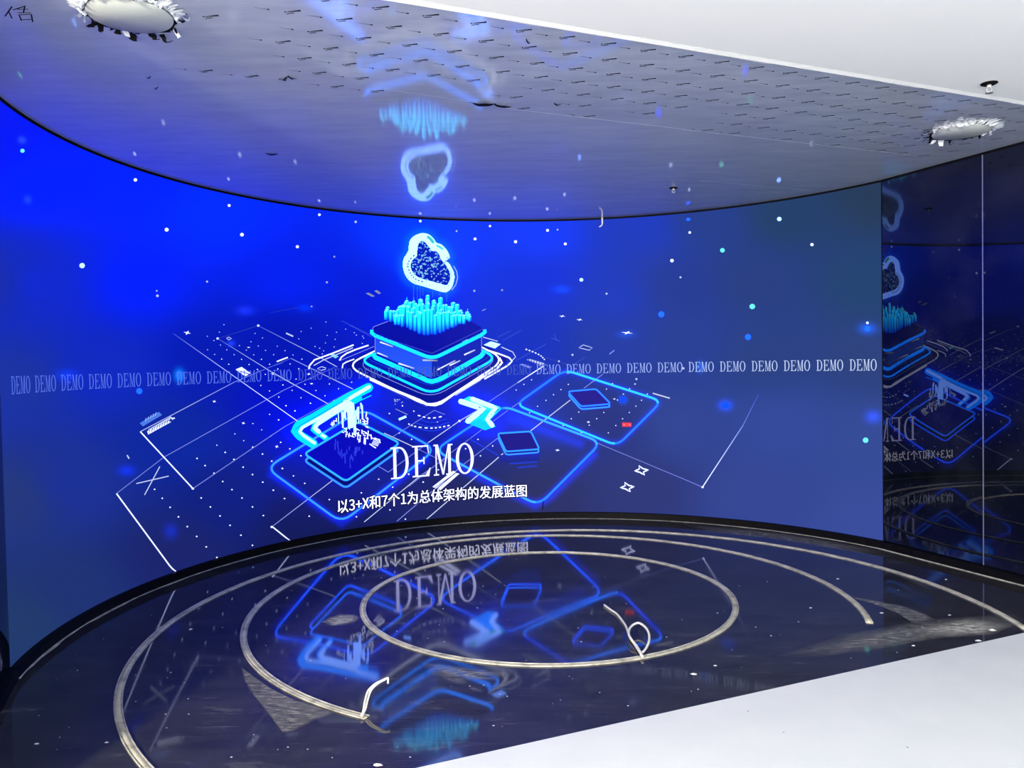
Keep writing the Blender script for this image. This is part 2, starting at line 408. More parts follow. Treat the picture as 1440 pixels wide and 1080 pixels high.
# outlines of the caption characters, in small units: points, then faces
CAP_JSON = '[[[3718,68],[3749,60],[3776,49],[3784,61],[3757,71],[3725,80],[3693,37],[3747,28],[3793,15],[3801,29],[3755,41],[3702,50],[3646,195],[3646,-20],[3664,-20],[3664,-9],[3832,-9],[3832,-20],[3850,-20],[3850,195],[3664,7],[3664,178],[3832,178],[3832,7],[3727,174],[3703,145],[3673,122],[3680,116],[3686,111],[3697,119],[3708,128],[3721,117],[3735,106],[3702,94],[3668,85],[3673,78],[3677,70],[3714,81],[3750,97],[3783,83],[3817,73],[3822,80],[3827,87],[3795,94],[3765,106],[3790,125],[3809,149],[3799,155],[3796,154],[3733,154],[3738,161],[3743,168],[3718,138],[3720,140],[3784,140],[3768,126],[3750,114],[3732,125],[3419,58],[3419,3],[3392,3],[3392,-13],[3615,-13],[3615,3],[3589,3],[3589,58],[3436,3],[3436,43],[3470,43],[3470,3],[3486,3],[3486,43],[3521,43],[3521,3],[3537,3],[3537,43],[3571,43],[3571,3],[3540,107],[3557,85],[3568,64],[3583,72],[3571,93],[3554,114],[3523,156],[3510,119],[3491,88],[3499,83],[3506,78],[3518,96],[3529,118],[3603,118],[3603,134],[3535,134],[3538,143],[3540,152],[3458,151],[3458,66],[3476,66],[3476,151],[3413,142],[3413,73],[3430,73],[3430,142],[3537,206],[3537,188],[3470,188],[3470,206],[3451,206],[3451,188],[3395,188],[3395,173],[3451,173],[3451,158],[3470,158],[3470,173],[3537,173],[3537,158],[3555,158],[3555,173],[3613,173],[3613,188],[3555,188],[3555,206],[3212,-20],[3212,-20],[3228,-14],[3286,1],[3286,8],[3287,16],[3234,4],[3234,54],[3268,54],[3304,7],[3360,-20],[3365,-12],[3371,-5],[3341,5],[3316,19],[3336,30],[3355,43],[3341,53],[3324,41],[3305,28],[3294,41],[3285,54],[3368,54],[3368,71],[3317,71],[3317,96],[3359,96],[3359,112],[3317,112],[3317,135],[3300,135],[3300,112],[3250,112],[3250,135],[3234,135],[3234,112],[3197,112],[3197,96],[3234,96],[3234,71],[3190,71],[3190,54],[3217,54],[3217,15],[3212,2],[3205,-4],[3209,-12],[3250,96],[3300,96],[3300,71],[3250,71],[3188,178],[3335,178],[3335,153],[3188,153],[3170,194],[3170,122],[3166,56],[3143,-10],[3152,-15],[3160,-20],[3184,51],[3188,122],[3188,137],[3354,137],[3354,194],[3055,194],[3072,175],[3087,157],[3101,167],[3087,184],[3070,202],[2926,128],[2934,131],[2952,132],[2986,132],[2953,64],[2898,14],[2905,7],[2912,0],[2953,33],[2984,75],[3000,49],[3021,27],[2987,8],[2949,-4],[2955,-12],[2959,-20],[2999,-6],[3035,15],[3072,-6],[3115,-20],[3120,-12],[3127,-4],[3085,8],[3049,26],[3078,59],[3097,101],[3085,107],[3081,106],[2999,106],[3003,119],[3007,132],[3118,132],[3119,150],[3012,150],[3018,176],[3022,203],[3001,207],[2997,178],[2991,150],[2947,150],[2957,172],[2965,195],[2945,199],[2936,172],[2929,155],[2924,149],[2920,146],[2923,137],[3035,38],[3012,61],[2995,88],[3072,88],[3056,61],[2704,206],[2700,186],[2694,166],[2667,166],[2667,-13],[2684,-13],[2684,6],[2752,6],[2752,166],[2711,166],[2718,184],[2724,203],[2684,150],[2735,150],[2735,98],[2684,98],[2684,23],[2684,82],[2735,82],[2735,23],[2781,104],[2802,74],[2818,46],[2834,56],[2817,83],[2795,112],[2792,207],[2776,158],[2754,117],[2762,112],[2769,107],[2781,127],[2792,150],[2855,150],[2850,44],[2840,6],[2836,3],[2830,2],[2816,2],[2793,3],[2798,-5],[2800,-14],[2820,-15],[2836,-15],[2847,-12],[2856,-5],[2867,39],[2873,158],[2873,163],[2873,167],[2799,167],[2805,185],[2810,203],[2527,206],[2511,158],[2488,119],[2496,114],[2503,108],[2515,127],[2526,149],[2612,149],[2606,41],[2597,2],[2593,-1],[2588,-2],[2576,-2],[2558,0],[2562,-10],[2564,-19],[2581,-20],[2596,-19],[2606,-16],[2614,-9],[2624,35],[2630,156],[2630,162],[2630,166],[2533,166],[2540,183],[2545,202],[2555,92],[2561,78],[2567,63],[2524,56],[2540,89],[2554,127],[2536,132],[2523,91],[2512,65],[2506,55],[2500,50],[2503,42],[2506,34],[2520,39],[2573,50],[2575,40],[2578,32],[2592,38],[2583,66],[2569,97],[2449,206],[2449,159],[2413,159],[2413,141],[2447,141],[2431,90],[2408,48],[2414,40],[2418,30],[2435,62],[2449,101],[2449,-19],[2467,-19],[2467,107],[2477,88],[2485,72],[2497,85],[2482,108],[2467,130],[2467,141],[2495,141],[2495,159],[2467,159],[2467,206],[2268,97],[2268,73],[2170,73],[2170,56],[2254,56],[2214,23],[2165,0],[2171,-7],[2177,-15],[2226,11],[2268,48],[2268,-20],[2287,-20],[2287,47],[2328,11],[2377,-13],[2383,-5],[2390,2],[2340,24],[2300,56],[2383,56],[2383,73],[2287,73],[2287,97],[2208,206],[2207,193],[2206,180],[2169,180],[2169,164],[2204,164],[2191,128],[2164,103],[2170,97],[2175,90],[2207,120],[2222,164],[2256,164],[2253,129],[2248,116],[2245,114],[2241,113],[2232,114],[2219,114],[2223,106],[2224,98],[2238,98],[2249,98],[2257,100],[2263,104],[2270,124],[2274,173],[2275,177],[2275,180],[2224,180],[2225,193],[2226,206],[2310,170],[2360,170],[2360,119],[2310,119],[2292,186],[2292,102],[2379,102],[2379,186],[1972,205],[1948,151],[1917,107],[1924,98],[1928,89],[1939,102],[1949,117],[1949,-19],[1967,-19],[1967,148],[1979,174],[1989,200],[2012,43],[2012,26],[2052,26],[2052,-18],[2070,-18],[2070,26],[2110,26],[2110,43],[2070,43],[2070,128],[2099,67],[2135,21],[2141,28],[2149,35],[2111,79],[2082,139],[2144,139],[2144,156],[2070,156],[2070,205],[2052,205],[2052,156],[1983,156],[1983,139],[2041,139],[2012,79],[1974,34],[1981,27],[1987,20],[2023,66],[2052,127],[2052,43],[1730,139],[1846,139],[1846,96],[1730,96],[1711,156],[1711,78],[1866,78],[1866,156],[1826,156],[1839,177],[1851,198],[1833,206],[1820,181],[1806,156],[1756,156],[1770,164],[1759,184],[1744,205],[1728,198],[1743,177],[1753,156],[1851,52],[1871,24],[1885,-2],[1900,7],[1886,33],[1865,61],[1766,66],[1791,46],[1810,25],[1824,37],[1804,57],[1779,76],[1734,59],[1734,8],[1741,-12],[1771,-17],[1798,-17],[1826,-17],[1849,-10],[1857,18],[1848,21],[1840,25],[1836,4],[1824,0],[1797,0],[1772,0],[1756,1],[1753,9],[1753,59],[1699,55],[1689,26],[1675,2],[1692,-6],[1707,21],[1716,52],[1460,192],[1474,173],[1485,155],[1502,163],[1490,181],[1475,199],[1542,91],[1561,66],[1575,42],[1592,51],[1577,74],[1557,98],[1521,205],[1521,176],[1520,162],[1520,147],[1440,147],[1440,128],[1518,128],[1495,61],[1433,-3],[1441,-9],[1448,-16],[1513,54],[1537,128],[1621,128],[1615,38],[1606,5],[1602,2],[1596,1],[1581,1],[1558,3],[1562,-7],[1564,-16],[1586,-17],[1603,-17],[1615,-14],[1624,-7],[1634,33],[1640,137],[1641,143],[1641,147],[1538,147],[1539,162],[1539,176],[1539,205],[1305,0],[1404,0],[1404,19],[1368,19],[1368,180],[1351,180],[1334,172],[1313,167],[1313,153],[1346,153],[1346,19],[1305,19],[1151,134],[1151,-19],[1171,-19],[1171,134],[1163,206],[1113,150],[1047,109],[1055,101],[1061,92],[1116,127],[1162,173],[1211,125],[1263,92],[1269,101],[1276,109],[1222,141],[1172,188],[1179,199],[951,0],[975,0],[986,89],[1027,166],[1027,180],[915,180],[915,161],[1002,161],[965,87],[765,204],[723,192],[672,183],[675,176],[677,168],[698,171],[718,174],[718,133],[670,133],[670,116],[713,116],[691,70],[664,33],[669,25],[674,16],[698,48],[718,90],[718,-19],[736,-19],[736,89],[753,66],[766,47],[777,62],[758,86],[736,110],[736,116],[779,116],[779,133],[736,133],[736,178],[758,183],[777,189],[788,183],[788,-9],[806,-9],[806,12],[860,12],[860,-7],[879,-7],[879,183],[806,29],[806,165],[860,165],[860,29],[521,0],[545,0],[571,49],[578,62],[586,78],[587,78],[595,62],[602,49],[629,0],[654,0],[601,92],[650,180],[626,180],[602,134],[596,121],[589,107],[588,107],[581,121],[574,134],[550,180],[525,180],[574,93],[440,28],[458,28],[458,82],[508,82],[508,99],[458,99],[458,152],[440,152],[440,99],[390,99],[390,82],[440,82],[310,-3],[351,10],[367,48],[356,78],[329,94],[329,95],[353,111],[361,138],[346,171],[309,183],[281,177],[259,162],[271,147],[288,160],[308,165],[330,157],[338,136],[328,112],[289,102],[289,85],[332,75],[345,49],[334,24],[308,15],[282,22],[264,36],[252,22],[275,4],[92,175],[113,145],[129,116],[145,126],[129,154],[107,183],[187,196],[163,66],[85,-5],[93,-13],[99,-21],[141,5],[171,40],[199,9],[221,-19],[237,-7],[212,24],[180,56],[198,117],[206,196],[35,5],[53,17],[121,50],[118,58],[116,67],[59,40],[59,187],[39,187],[39,42],[34,28],[25,20],[30,13]],[[13,21,12],[21,19,12],[21,22,19],[22,18,19],[13,20,21],[23,18,22],[25,51,24],[25,50,51],[25,49,50],[48,46,47],[25,48,49],[25,46,48],[25,54,46],[54,45,46],[26,53,25],[53,54,25],[26,52,53],[55,45,54],[26,30,52],[30,57,52],[26,29,30],[31,57,30],[56,45,55],[56,44,45],[31,56,57],[27,29,26],[27,28,29],[32,56,31],[32,44,56],[33,44,32],[33,38,44],[38,43,44],[33,37,38],[39,43,38],[39,42,43],[34,37,33],[39,41,42],[35,37,34],[40,41,39],[35,36,37],[0,4,5],[0,3,4],[1,3,0],[1,2,3],[6,10,11],[6,9,10],[7,9,6],[7,8,9],[13,15,20],[15,23,20],[15,16,23],[16,18,23],[13,14,15],[17,18,16],[85,95,84],[85,94,95],[85,93,94],[85,92,93],[85,91,92],[86,90,85],[90,91,85],[86,89,90],[78,82,83],[79,82,78],[86,87,89],[87,88,89],[79,81,82],[80,81,79],[97,99,96],[97,98,99],[101,103,100],[101,102,103],[109,107,108],[109,106,107],[105,123,104],[105,122,123],[111,109,110],[111,106,109],[111,105,106],[111,122,105],[111,121,122],[111,120,121],[112,120,111],[113,115,112],[115,120,112],[113,114,115],[116,120,115],[117,119,116],[119,120,116],[117,118,119],[59,67,58],[67,65,58],[67,68,65],[68,72,65],[72,76,65],[76,64,65],[59,66,67],[69,71,68],[71,72,68],[69,70,71],[73,75,72],[75,76,72],[73,74,75],[77,64,76],[61,59,60],[61,66,59],[61,69,66],[61,70,69],[61,73,70],[61,74,73],[61,77,74],[61,64,77],[61,63,64],[61,62,63],[180,175,179],[175,189,179],[175,176,189],[176,188,189],[180,178,175],[177,188,176],[180,187,178],[187,177,178],[187,188,177],[180,186,187],[159,157,158],[159,156,157],[155,153,154],[155,152,153],[181,186,180],[181,185,186],[161,159,160],[161,156,159],[161,155,156],[161,152,155],[161,151,152],[161,150,151],[162,150,161],[163,171,162],[171,150,162],[163,174,171],[172,150,171],[173,149,172],[149,150,172],[173,148,149],[165,163,164],[165,174,163],[165,173,174],[165,148,173],[165,147,148],[165,146,147],[182,185,181],[166,146,165],[167,131,166],[131,146,166],[167,130,131],[132,146,131],[133,145,132],[145,146,132],[133,144,145],[142,140,141],[182,183,185],[183,184,185],[142,139,140],[143,139,142],[133,143,144],[143,138,139],[133,138,143],[133,137,138],[130,128,129],[168,130,167],[130,127,128],[134,137,133],[134,135,137],[135,136,137],[168,127,130],[169,127,168],[169,126,127],[170,126,169],[124,125,170],[125,126,170],[233,231,232],[233,230,231],[190,194,195],[239,237,238],[239,236,237],[191,194,190],[191,193,194],[234,230,233],[234,229,230],[192,193,191],[240,236,239],[240,235,236],[241,235,240],[241,234,235],[241,229,234],[241,228,229],[241,227,228],[242,227,241],[243,227,242],[196,197,243],[197,198,243],[198,227,243],[199,227,198],[200,226,199],[226,227,199],[200,225,226],[200,224,225],[223,221,222],[200,246,224],[246,223,224],[246,221,223],[246,247,221],[247,220,221],[200,205,246],[205,245,246],[248,220,247],[200,204,205],[206,245,205],[201,204,200],[206,244,245],[244,220,248],[244,219,220],[207,244,206],[207,219,244],[201,202,204],[202,203,204],[208,219,207],[208,213,219],[213,218,219],[208,212,213],[214,218,213],[214,217,218],[209,212,208],[214,216,217],[210,212,209],[210,211,212],[215,216,214],[276,301,275],[276,300,301],[276,299,300],[276,298,299],[276,297,298],[276,296,297],[276,282,296],[282,295,296],[277,281,276],[281,282,276],[277,280,281],[283,295,282],[277,278,280],[278,279,280],[269,273,274],[270,273,269],[270,272,273],[271,272,270],[284,295,283],[284,294,295],[285,294,284],[289,287,288],[286,294,285],[289,286,287],[289,294,286],[289,293,294],[290,293,289],[290,292,293],[291,292,290],[250,260,249],[250,259,260],[251,259,250],[251,258,259],[253,261,252],[261,251,252],[261,258,251],[261,257,258],[261,262,257],[262,256,257],[253,264,261],[263,256,262],[253,266,264],[266,263,264],[266,267,263],[267,256,263],[253,265,266],[268,256,267],[253,255,265],[255,268,265],[255,256,268],[253,254,255],[350,372,349],[350,371,372],[303,328,302],[303,327,328],[303,326,327],[303,325,326],[303,324,325],[303,323,324],[352,350,351],[352,371,350],[352,370,371],[352,369,370],[304,308,303],[308,323,303],[308,309,323],[309,322,323],[304,307,308],[310,322,309],[353,369,352],[354,368,353],[368,369,353],[354,367,368],[336,334,335],[354,359,367],[359,362,367],[362,366,367],[336,333,334],[304,305,307],[305,306,307],[362,365,366],[359,361,362],[363,365,362],[354,358,359],[360,361,359],[329,347,348],[330,347,329],[337,333,336],[355,358,354],[337,332,333],[364,365,363],[331,347,330],[331,346,347],[338,332,337],[332,343,331],[343,346,331],[355,356,358],[356,357,358],[338,343,332],[339,343,338],[340,343,339],[340,342,343],[344,346,343],[341,342,340],[311,322,310],[345,346,344],[311,321,322],[312,321,311],[316,314,315],[313,321,312],[316,313,314],[316,321,313],[316,320,321],[317,320,316],[317,319,320],[318,319,317],[434,429,433],[429,436,433],[429,430,436],[430,435,436],[434,432,429],[431,435,430],[434,431,432],[434,435,431],[398,428,397],[398,427,428],[398,426,427],[399,426,398],[401,399,400],[401,426,399],[401,425,426],[401,424,425],[401,423,424],[401,402,423],[402,408,423],[408,409,423],[409,422,423],[403,408,402],[403,407,408],[410,422,409],[411,422,410],[404,407,403],[411,421,422],[404,405,407],[405,406,407],[412,421,411],[416,414,415],[413,421,412],[416,413,414],[416,421,413],[417,421,416],[417,420,421],[417,419,420],[418,419,417],[374,396,373],[374,395,396],[376,374,375],[376,395,374],[376,394,395],[376,393,394],[377,393,376],[378,383,377],[383,392,377],[392,393,377],[383,386,392],[386,391,392],[378,382,383],[384,386,383],[384,385,386],[387,391,386],[387,390,391],[379,382,378],[388,389,387],[389,390,387],[379,380,382],[380,381,382],[470,468,469],[470,467,468],[438,448,437],[438,447,448],[438,446,447],[472,470,471],[472,467,470],[472,466,467],[472,465,466],[439,446,438],[439,443,446],[443,445,446],[473,465,472],[474,479,473],[479,464,473],[464,465,473],[479,458,464],[458,463,464],[479,457,458],[459,463,458],[474,478,479],[480,457,479],[439,442,443],[444,445,443],[440,442,439],[440,441,442],[459,462,463],[475,478,474],[460,461,459],[461,462,459],[475,476,478],[476,477,478],[450,480,449],[450,457,480],[450,456,457],[450,455,456],[451,455,450],[452,454,451],[454,455,451],[452,453,454],[508,512,513],[509,512,508],[502,506,507],[515,530,514],[515,529,530],[509,511,512],[503,506,502],[510,511,509],[503,505,506],[524,522,523],[504,505,503],[524,521,522],[524,520,521],[515,528,529],[516,528,515],[525,520,524],[516,527,528],[516,526,527],[516,525,526],[516,520,525],[516,519,520],[517,519,516],[518,519,517],[532,536,531],[532,535,536],[533,535,532],[533,534,535],[493,491,492],[499,497,498],[493,490,491],[500,497,499],[500,496,497],[494,490,493],[494,489,490],[501,496,500],[501,495,496],[486,481,485],[481,501,485],[481,495,501],[481,494,495],[481,489,494],[481,488,489],[481,482,488],[482,487,488],[486,484,481],[483,487,482],[486,483,484],[486,487,483],[550,582,549],[550,581,582],[537,541,542],[538,541,537],[538,540,541],[551,581,550],[551,580,581],[539,540,538],[552,580,551],[552,579,580],[554,552,553],[554,579,552],[554,578,579],[554,577,578],[554,576,577],[554,561,576],[561,562,576],[562,575,576],[555,561,554],[556,561,555],[556,560,561],[563,575,562],[543,547,548],[544,547,543],[544,546,547],[545,546,544],[557,560,556],[557,558,560],[558,559,560],[564,575,563],[564,574,575],[565,574,564],[569,567,568],[566,574,565],[569,566,567],[569,574,566],[570,574,569],[570,573,574],[570,572,573],[571,572,570],[589,587,588],[589,592,587],[592,586,587],[590,592,589],[591,592,590],[593,586,592],[583,593,594],[583,586,593],[583,585,586],[583,584,585],[600,612,599],[600,611,612],[600,605,611],[605,610,611],[600,604,605],[606,610,605],[601,604,600],[606,609,610],[596,598,595],[596,597,598],[601,602,604],[602,603,604],[607,608,606],[608,609,606],[619,617,618],[619,616,617],[619,620,616],[620,615,616],[621,615,620],[621,614,615],[613,614,621],[655,663,654],[663,661,654],[663,664,661],[664,660,661],[655,662,663],[665,660,664],[655,657,662],[657,665,662],[657,658,665],[658,660,665],[655,656,657],[659,660,658],[623,653,622],[624,653,623],[624,652,653],[624,651,652],[625,651,624],[625,628,651],[628,650,651],[626,628,625],[626,627,628],[629,650,628],[631,629,630],[631,650,629],[631,649,650],[631,648,649],[632,648,631],[633,647,632],[647,648,632],[633,646,647],[633,638,646],[638,641,646],[641,645,646],[633,637,638],[639,641,638],[639,640,641],[642,645,641],[642,644,645],[634,637,633],[643,644,642],[634,635,637],[635,636,637],[687,685,686],[687,684,685],[679,677,678],[679,676,677],[687,683,684],[680,676,679],[687,682,683],[681,676,680],[687,681,682],[687,676,681],[666,670,687],[670,676,687],[670,671,676],[671,675,676],[666,669,670],[672,675,671],[666,668,669],[673,675,672],[666,667,668],[674,675,673],[696,694,695],[696,693,694],[698,696,697],[698,693,696],[698,692,693],[698,691,692],[699,691,698],[688,690,699],[690,691,699],[688,689,690],[710,708,709],[711,708,710],[711,714,708],[714,715,708],[715,707,708],[711,713,714],[712,713,711],[716,707,715],[716,706,707],[717,706,716],[718,706,717],[718,705,706],[719,705,718],[719,704,705],[719,703,704],[720,703,719],[720,702,703],[721,702,720],[722,702,721],[722,701,702],[726,724,725],[723,701,722],[726,723,724],[727,723,726],[727,701,723],[727,700,701],[735,747,734],[735,746,747],[756,754,755],[756,753,754],[728,732,733],[729,732,728],[729,731,732],[730,731,729],[735,745,746],[753,751,752],[736,745,735],[753,750,751],[736,740,745],[740,744,745],[753,749,750],[757,753,756],[757,749,753],[736,739,740],[741,744,740],[758,749,757],[741,743,744],[759,749,758],[759,748,749],[742,743,741],[736,737,739],[737,738,739]]]'
# ------------------------------------------------------------------ the curved LED screen and its picture
led = empty('led_screen', (CX + RAD*math.cos(1.98), CY + RAD*math.sin(1.98), ZB))
tag(led, 'huge curved LED screen glowing blue, with cloud and city picture and DEMO lettering', 'LED screen')
V, F = prism(arc(RAD+0.004, TH0, TH1, 120) + arc(RAD+0.045, TH0, TH1, 120)[::-1], ZB, ZT-0.016)
mesh('cabinet', V, F, m_gap, led)

def set_light(o, cols):
    me = o.data
    at = me.attributes.new('light', 'FLOAT_COLOR', 'POINT')
    at.data.foreach_set('color', np.asarray(cols, dtype=np.float32).ravel())

LIN = lambda r, g, b, k=1.0: np.array(srgb(r, g, b, k)[:3])
# vectorised place on the photo for points of the screen face
def to_px(X, Y, Z):
    P = np.stack([X, Y, Z-EYE], -1)
    R = np.array([list(r_), list(f_), list(u_)])
    q = P @ R.T
    return 720 + F_PX*q[..., 0]/q[..., 1], 540 - F_PX*q[..., 2]/q[..., 1]

BG = [  # screen colours with the room light's grey wash painted in: place, sRGB
 (5,200,4,22,228),(60,250,0,30,255),(300,300,0,42,255),(600,320,0,52,252),(760,330,8,55,235),(900,320,22,55,190),(1000,310,33,60,140),(1100,300,34,62,105),(1230,270,38,58,88),
 (5,400,25,45,165),(40,400,14,38,205),(200,400,0,30,238),(400,400,0,30,228),(560,430,0,20,200),(760,400,5,45,212),(860,420,22,55,190),(960,410,30,56,148),(1060,400,38,60,128),(1220,400,33,66,112),(200,250,0,32,255),
 (20,540,28,50,160),(150,520,15,40,190),(300,500,2,25,180),(400,470,0,20,180),(740,480,10,45,190),(860,480,28,56,165),(960,480,34,60,148),(1080,500,40,62,130),(1220,500,44,64,125),
 (20,700,38,55,122),(100,680,28,48,150),(250,620,10,38,160),(330,700,14,30,128),(400,560,0,15,190),(850,600,36,48,128),(960,600,46,66,148),(1100,600,52,72,155),(1220,620,54,74,150),
 (30,880,36,58,108),(100,830,32,50,115),(250,780,28,36,108),(420,730,20,26,88),(620,700,32,36,92),(760,700,42,46,102),(900,690,44,52,120),(1060,700,52,68,148),(1220,730,58,75,155),(600,620,12,25,120),
 (480,780,18,22,70)]
GLOWS = [  # place, radii, colour, strength
 (602,372,62,62,(0,70,255),0.55),(602,440,85,40,(0,20,255),0.35),(450,600,75,45,(0,0,255),0.75),(520,560,55,30,(0,30,255),0.6),(680,585,60,40,(0,10,255),0.8),
 (610,520,120,60,(0,10,200),0.25),(475,655,110,60,(0,0,255),0.30),(745,600,60,40,(0,60,255),0.25),(605,590,70,30,(0,30,255),0.30),
 (1020,570,9,7,(0,70,255),1.0),(178,662,11,7,(0,40,255),0.6),(240,747,9,10,(0,40,220),0.5),(1220,462,11,7,(0,90,255),0.8),(1228,586,10,8,(30,70,255),0.8),(790,407,11,5,(0,80,255),0.5),
 (876,562,5,5,(0,80,255),1.2),(252,528,6,8,(0,150,255),0.9),(325,483,5,4,(40,80,255),0.6),(880,470,12,5,(20,90,240),0.4),(429,433,10,5,(0,70,255),0.35),(985,516,5,7,(0,110,255),0.6),(94,528,14,8,(0,60,255),0.5),(31,197,5,4,(60,110,255),0.5),(39,281,5,5,(40,90,255),0.5),(345,437,12,6,(40,70,255),0.4)]
HALO = []                                        # neon lines that also throw a halo: points, radius, colour, strength

def seg_dist(px, py, pts):
    d = np.full(px.shape, 1e9)
    for (x0, y0), (x1, y1) in zip(pts[:-1], pts[1:]):
        vx, vy = x1-x0, y1-y0
        t = np.clip(((px-x0)*vx + (py-y0)*vy)/max(vx*vx+vy*vy, 1e-6), 0, 1)
        d = np.minimum(d, np.hypot(px-x0-t*vx, py-y0-t*vy))
    return d

def screen_colours(px, py):
    num = np.zeros(px.shape+(3,)); den = np.zeros(px.shape)
    for x, y, r, g, b in BG:
        w = 1.0/((((px-x))**2 + ((py-y)*1.35)**2) + 900.0)**1.7
        num += w[..., None]*np.array([r, g, b]); den += w
    s = num/den[..., None]/255.0
    lin = np.where(s <= 0.04045, s/12.92, ((s+0.055)/1.055)**2.4)
    hot = np.clip((lin[..., 2]-0.45)/0.5, 0, 1)
    lin[..., 2] *= 1 + 0.3*hot
    lin[..., 1] *= 1 + 0.12*hot; lin[..., 0] *= 0.9
    for x, y, rx, ry, c, k in GLOWS:
        g = np.exp(-(((px-x)/rx)**2 + ((py-y)/ry)**2))
        lin += (g*k*(0.6 if rx > 20 else 1.0))[..., None]*LIN(*c)
    for pts, rad, c, k in HALO:
        x = np.array([p[0] for p in pts]); y = np.array([p[1] for p in pts])
        sel = (px > x.min()-3*rad) & (px < x.max()+3*rad) & (py > y.min()-3*rad) & (py < y.max()+3*rad)
        if sel.any():
            d = seg_dist(px[sel], py[sel], pts)
            lin[sel] += (np.exp(-(d/rad)**2)*k)[..., None]*LIN(*c)
    return lin

class Pic:
    """flat lit shapes laid on the screen face, given by their place on the photo"""
    def __init__(self, layer): self.V, self.F, self.C, self.px, self.off = [], [], [], [], 0.001 + 0.0006*layer
    def vert(self, px, py, c):
        self.px.append((px, py))
        th, z = to_cyl(px, py)
        th = min(max(th, TH0), TH1); z = min(max(z, ZB+0.001), ZT-0.017)
        self.V.append(cyl(th, z, self.off)); self.C.append((c[0], c[1], c[2], 1.0))
        return len(self.V)-1
    def line(self, pts, w, c, c2=None, closed=False, step=7.0):
        P = [np.array(p, float) for p in pts]
        if closed: P.append(P[0])
        Q = [P[0]]
        for a, b in zip(P[:-1], P[1:]):
            n = max(1, int(math.ceil(np.linalg.norm(b-a)/step)))
            Q += [a + (b-a)*k/n for k in range(1, n+1)]
        n = len(Q); rows = []
        c = np.array(c); c2 = c if c2 is None else np.array(c2)
        for i in range(n):
            if closed: a, b = Q[(i-1) % (n-1)], Q[(i+1) % (n-1)]
            else: a, b = Q[max(i-1, 0)], Q[min(i+1, n-1)]
            d = b-a; l = np.linalg.norm(d)
            d = d/l if l > 0 else np.array([1.0, 0])
            nn = np.array([-d[1], d[0]])*w/2
            cc = c + (c2-c)*i/max(n-1, 1)
            rows.append((self.vert(*(Q[i]+nn), cc), self.vert(*(Q[i]-nn), cc)))
        for (a, b), (e, f) in zip(rows[:-1], rows[1:]): self.F.append((a, b, f, e))
        return self
    def fill(self, pts, c, c_bottom=None, step=8.0):
        """convex shape, cut into upright slices so that it follows the curve"""
        P = [np.array(p, float) for p in pts]
        xs = [p[0] for p in P]; x0, x1 = min(xs), max(xs); ys = [p[1] for p in P]
        cuts = sorted(set([x0 + (x1-x0)*k/max(1, int((x1-x0)/step)) for k in range(max(1, int((x1-x0)/step))+1)] + xs))
        def span(x):
            hit = []
            for a, b in zip(P, P[1:]+P[:1]):
                if abs(a[0]-b[0]) < 1e-6:
                    if abs(a[0]-x) < 1e-6: hit += [a[1], b[1]]
                elif min(a[0], b[0])-1e-6 <= x <= max(a[0], b[0])+1e-6:
                    hit.append(a[1] + (b[1]-a[1])*(x-a[0])/(b[0]-a[0]))
            return min(hit), max(hit)
        y0, y1 = min(ys), max(ys); c = np.array(c); cb = c if c_bottom is None else np.array(c_bottom)
        col = lambda y: c + (cb-c)*(y-y0)/max(y1-y0, 1e-6)
        rows = []
        for x in cuts:
            a, b = span(x)
            rows.append((self.vert(x, a, col(a)), self.vert(x, b, col(b))))
        for (a, b), (e, f) in zip(rows[:-1], rows[1:]): self.F.append((a, b, f, e))
        return self
    def fill_any(self, pts, c, c_bottom=None, step=0.9):
        """shape of any outline, in narrow upright slices"""
        c = np.array(c); cb = c if c_bottom is None else np.array(c_bottom)
        x, x1 = min(p[0] for p in pts)+step/2, max(p[0] for p in pts)
        while x < x1:
            ys = sorted(b+(d-b)*(x-a)/(e-a) for (a, b), (e, d) in zip(pts, pts[1:]+pts[:1]) if (a > x) != (e > x))
            for y0, y1 in zip(ys[::2], ys[1::2]):
                q = [self.vert(x-step/2, y0, c), self.vert(x-step/2, y1, cb), self.vert(x+step/2, y1, cb), self.vert(x+step/2, y0, c)]
                self.F.append(tuple(q))
            x += step
        return self
    def dot(self, x, y, r, c, n=6, sy=1.0):
        ids = [self.vert(x + r*math.cos(6.2832*k/n), y + r*sy*math.sin(6.2832*k/n), c) for k in range(n)]
        self.F.append(tuple(ids)); return self
    def star(self, x, y, rx, ry, c, tilt=0.35):
        ids = []
        for k in range(8):
            a = tilt + 6.2832*k/8
            q = 1.0 if k % 2 == 0 else 0.33
            ids.append(self.vert(x + rx*q*math.cos(a), y + ry*q*math.sin(a), c))
        o = self.vert(x, y, c)
        for k in range(8): self.F.append((o, ids[k], ids[(k+1) % 8]))
        return self
    def pieces(self, reach):
        """the same shapes, one Pic for each cluster that stands clear of the others"""
        up = list(range(len(self.F)))
        def root(i):
            while up[i] != i: up[i] = up[up[i]]; i = up[i]
            return i
        boxes = [(min(self.px[v][0] for v in f), max(self.px[v][0] for v in f), min(self.px[v][1] for v in f), max(self.px[v][1] for v in f)) for f in self.F]
        for i in range(len(boxes)):
            for j in range(i):
                A, B_ = boxes[i], boxes[j]
                if A[0]-reach < B_[1] and B_[0]-reach < A[1] and A[2]-reach < B_[3] and B_[2]-reach < A[3]: up[root(i)] = root(j)
        out = {}
        for i, f in enumerate(self.F):
            q = out.setdefault(root(i), Pic(0)); n = len(q.V)
            for v in f: q.V.append(self.V[v]); q.C.append(self.C[v])
            q.F.append(tuple(range(n, n+len(f))))
        return list(out.values())
    def build(self, name, parent, label=None):
        o = mesh(name, self.V, self.F, m_led, parent)
        set_light(o, self.C)
        if label: o['label'] = label
        return o

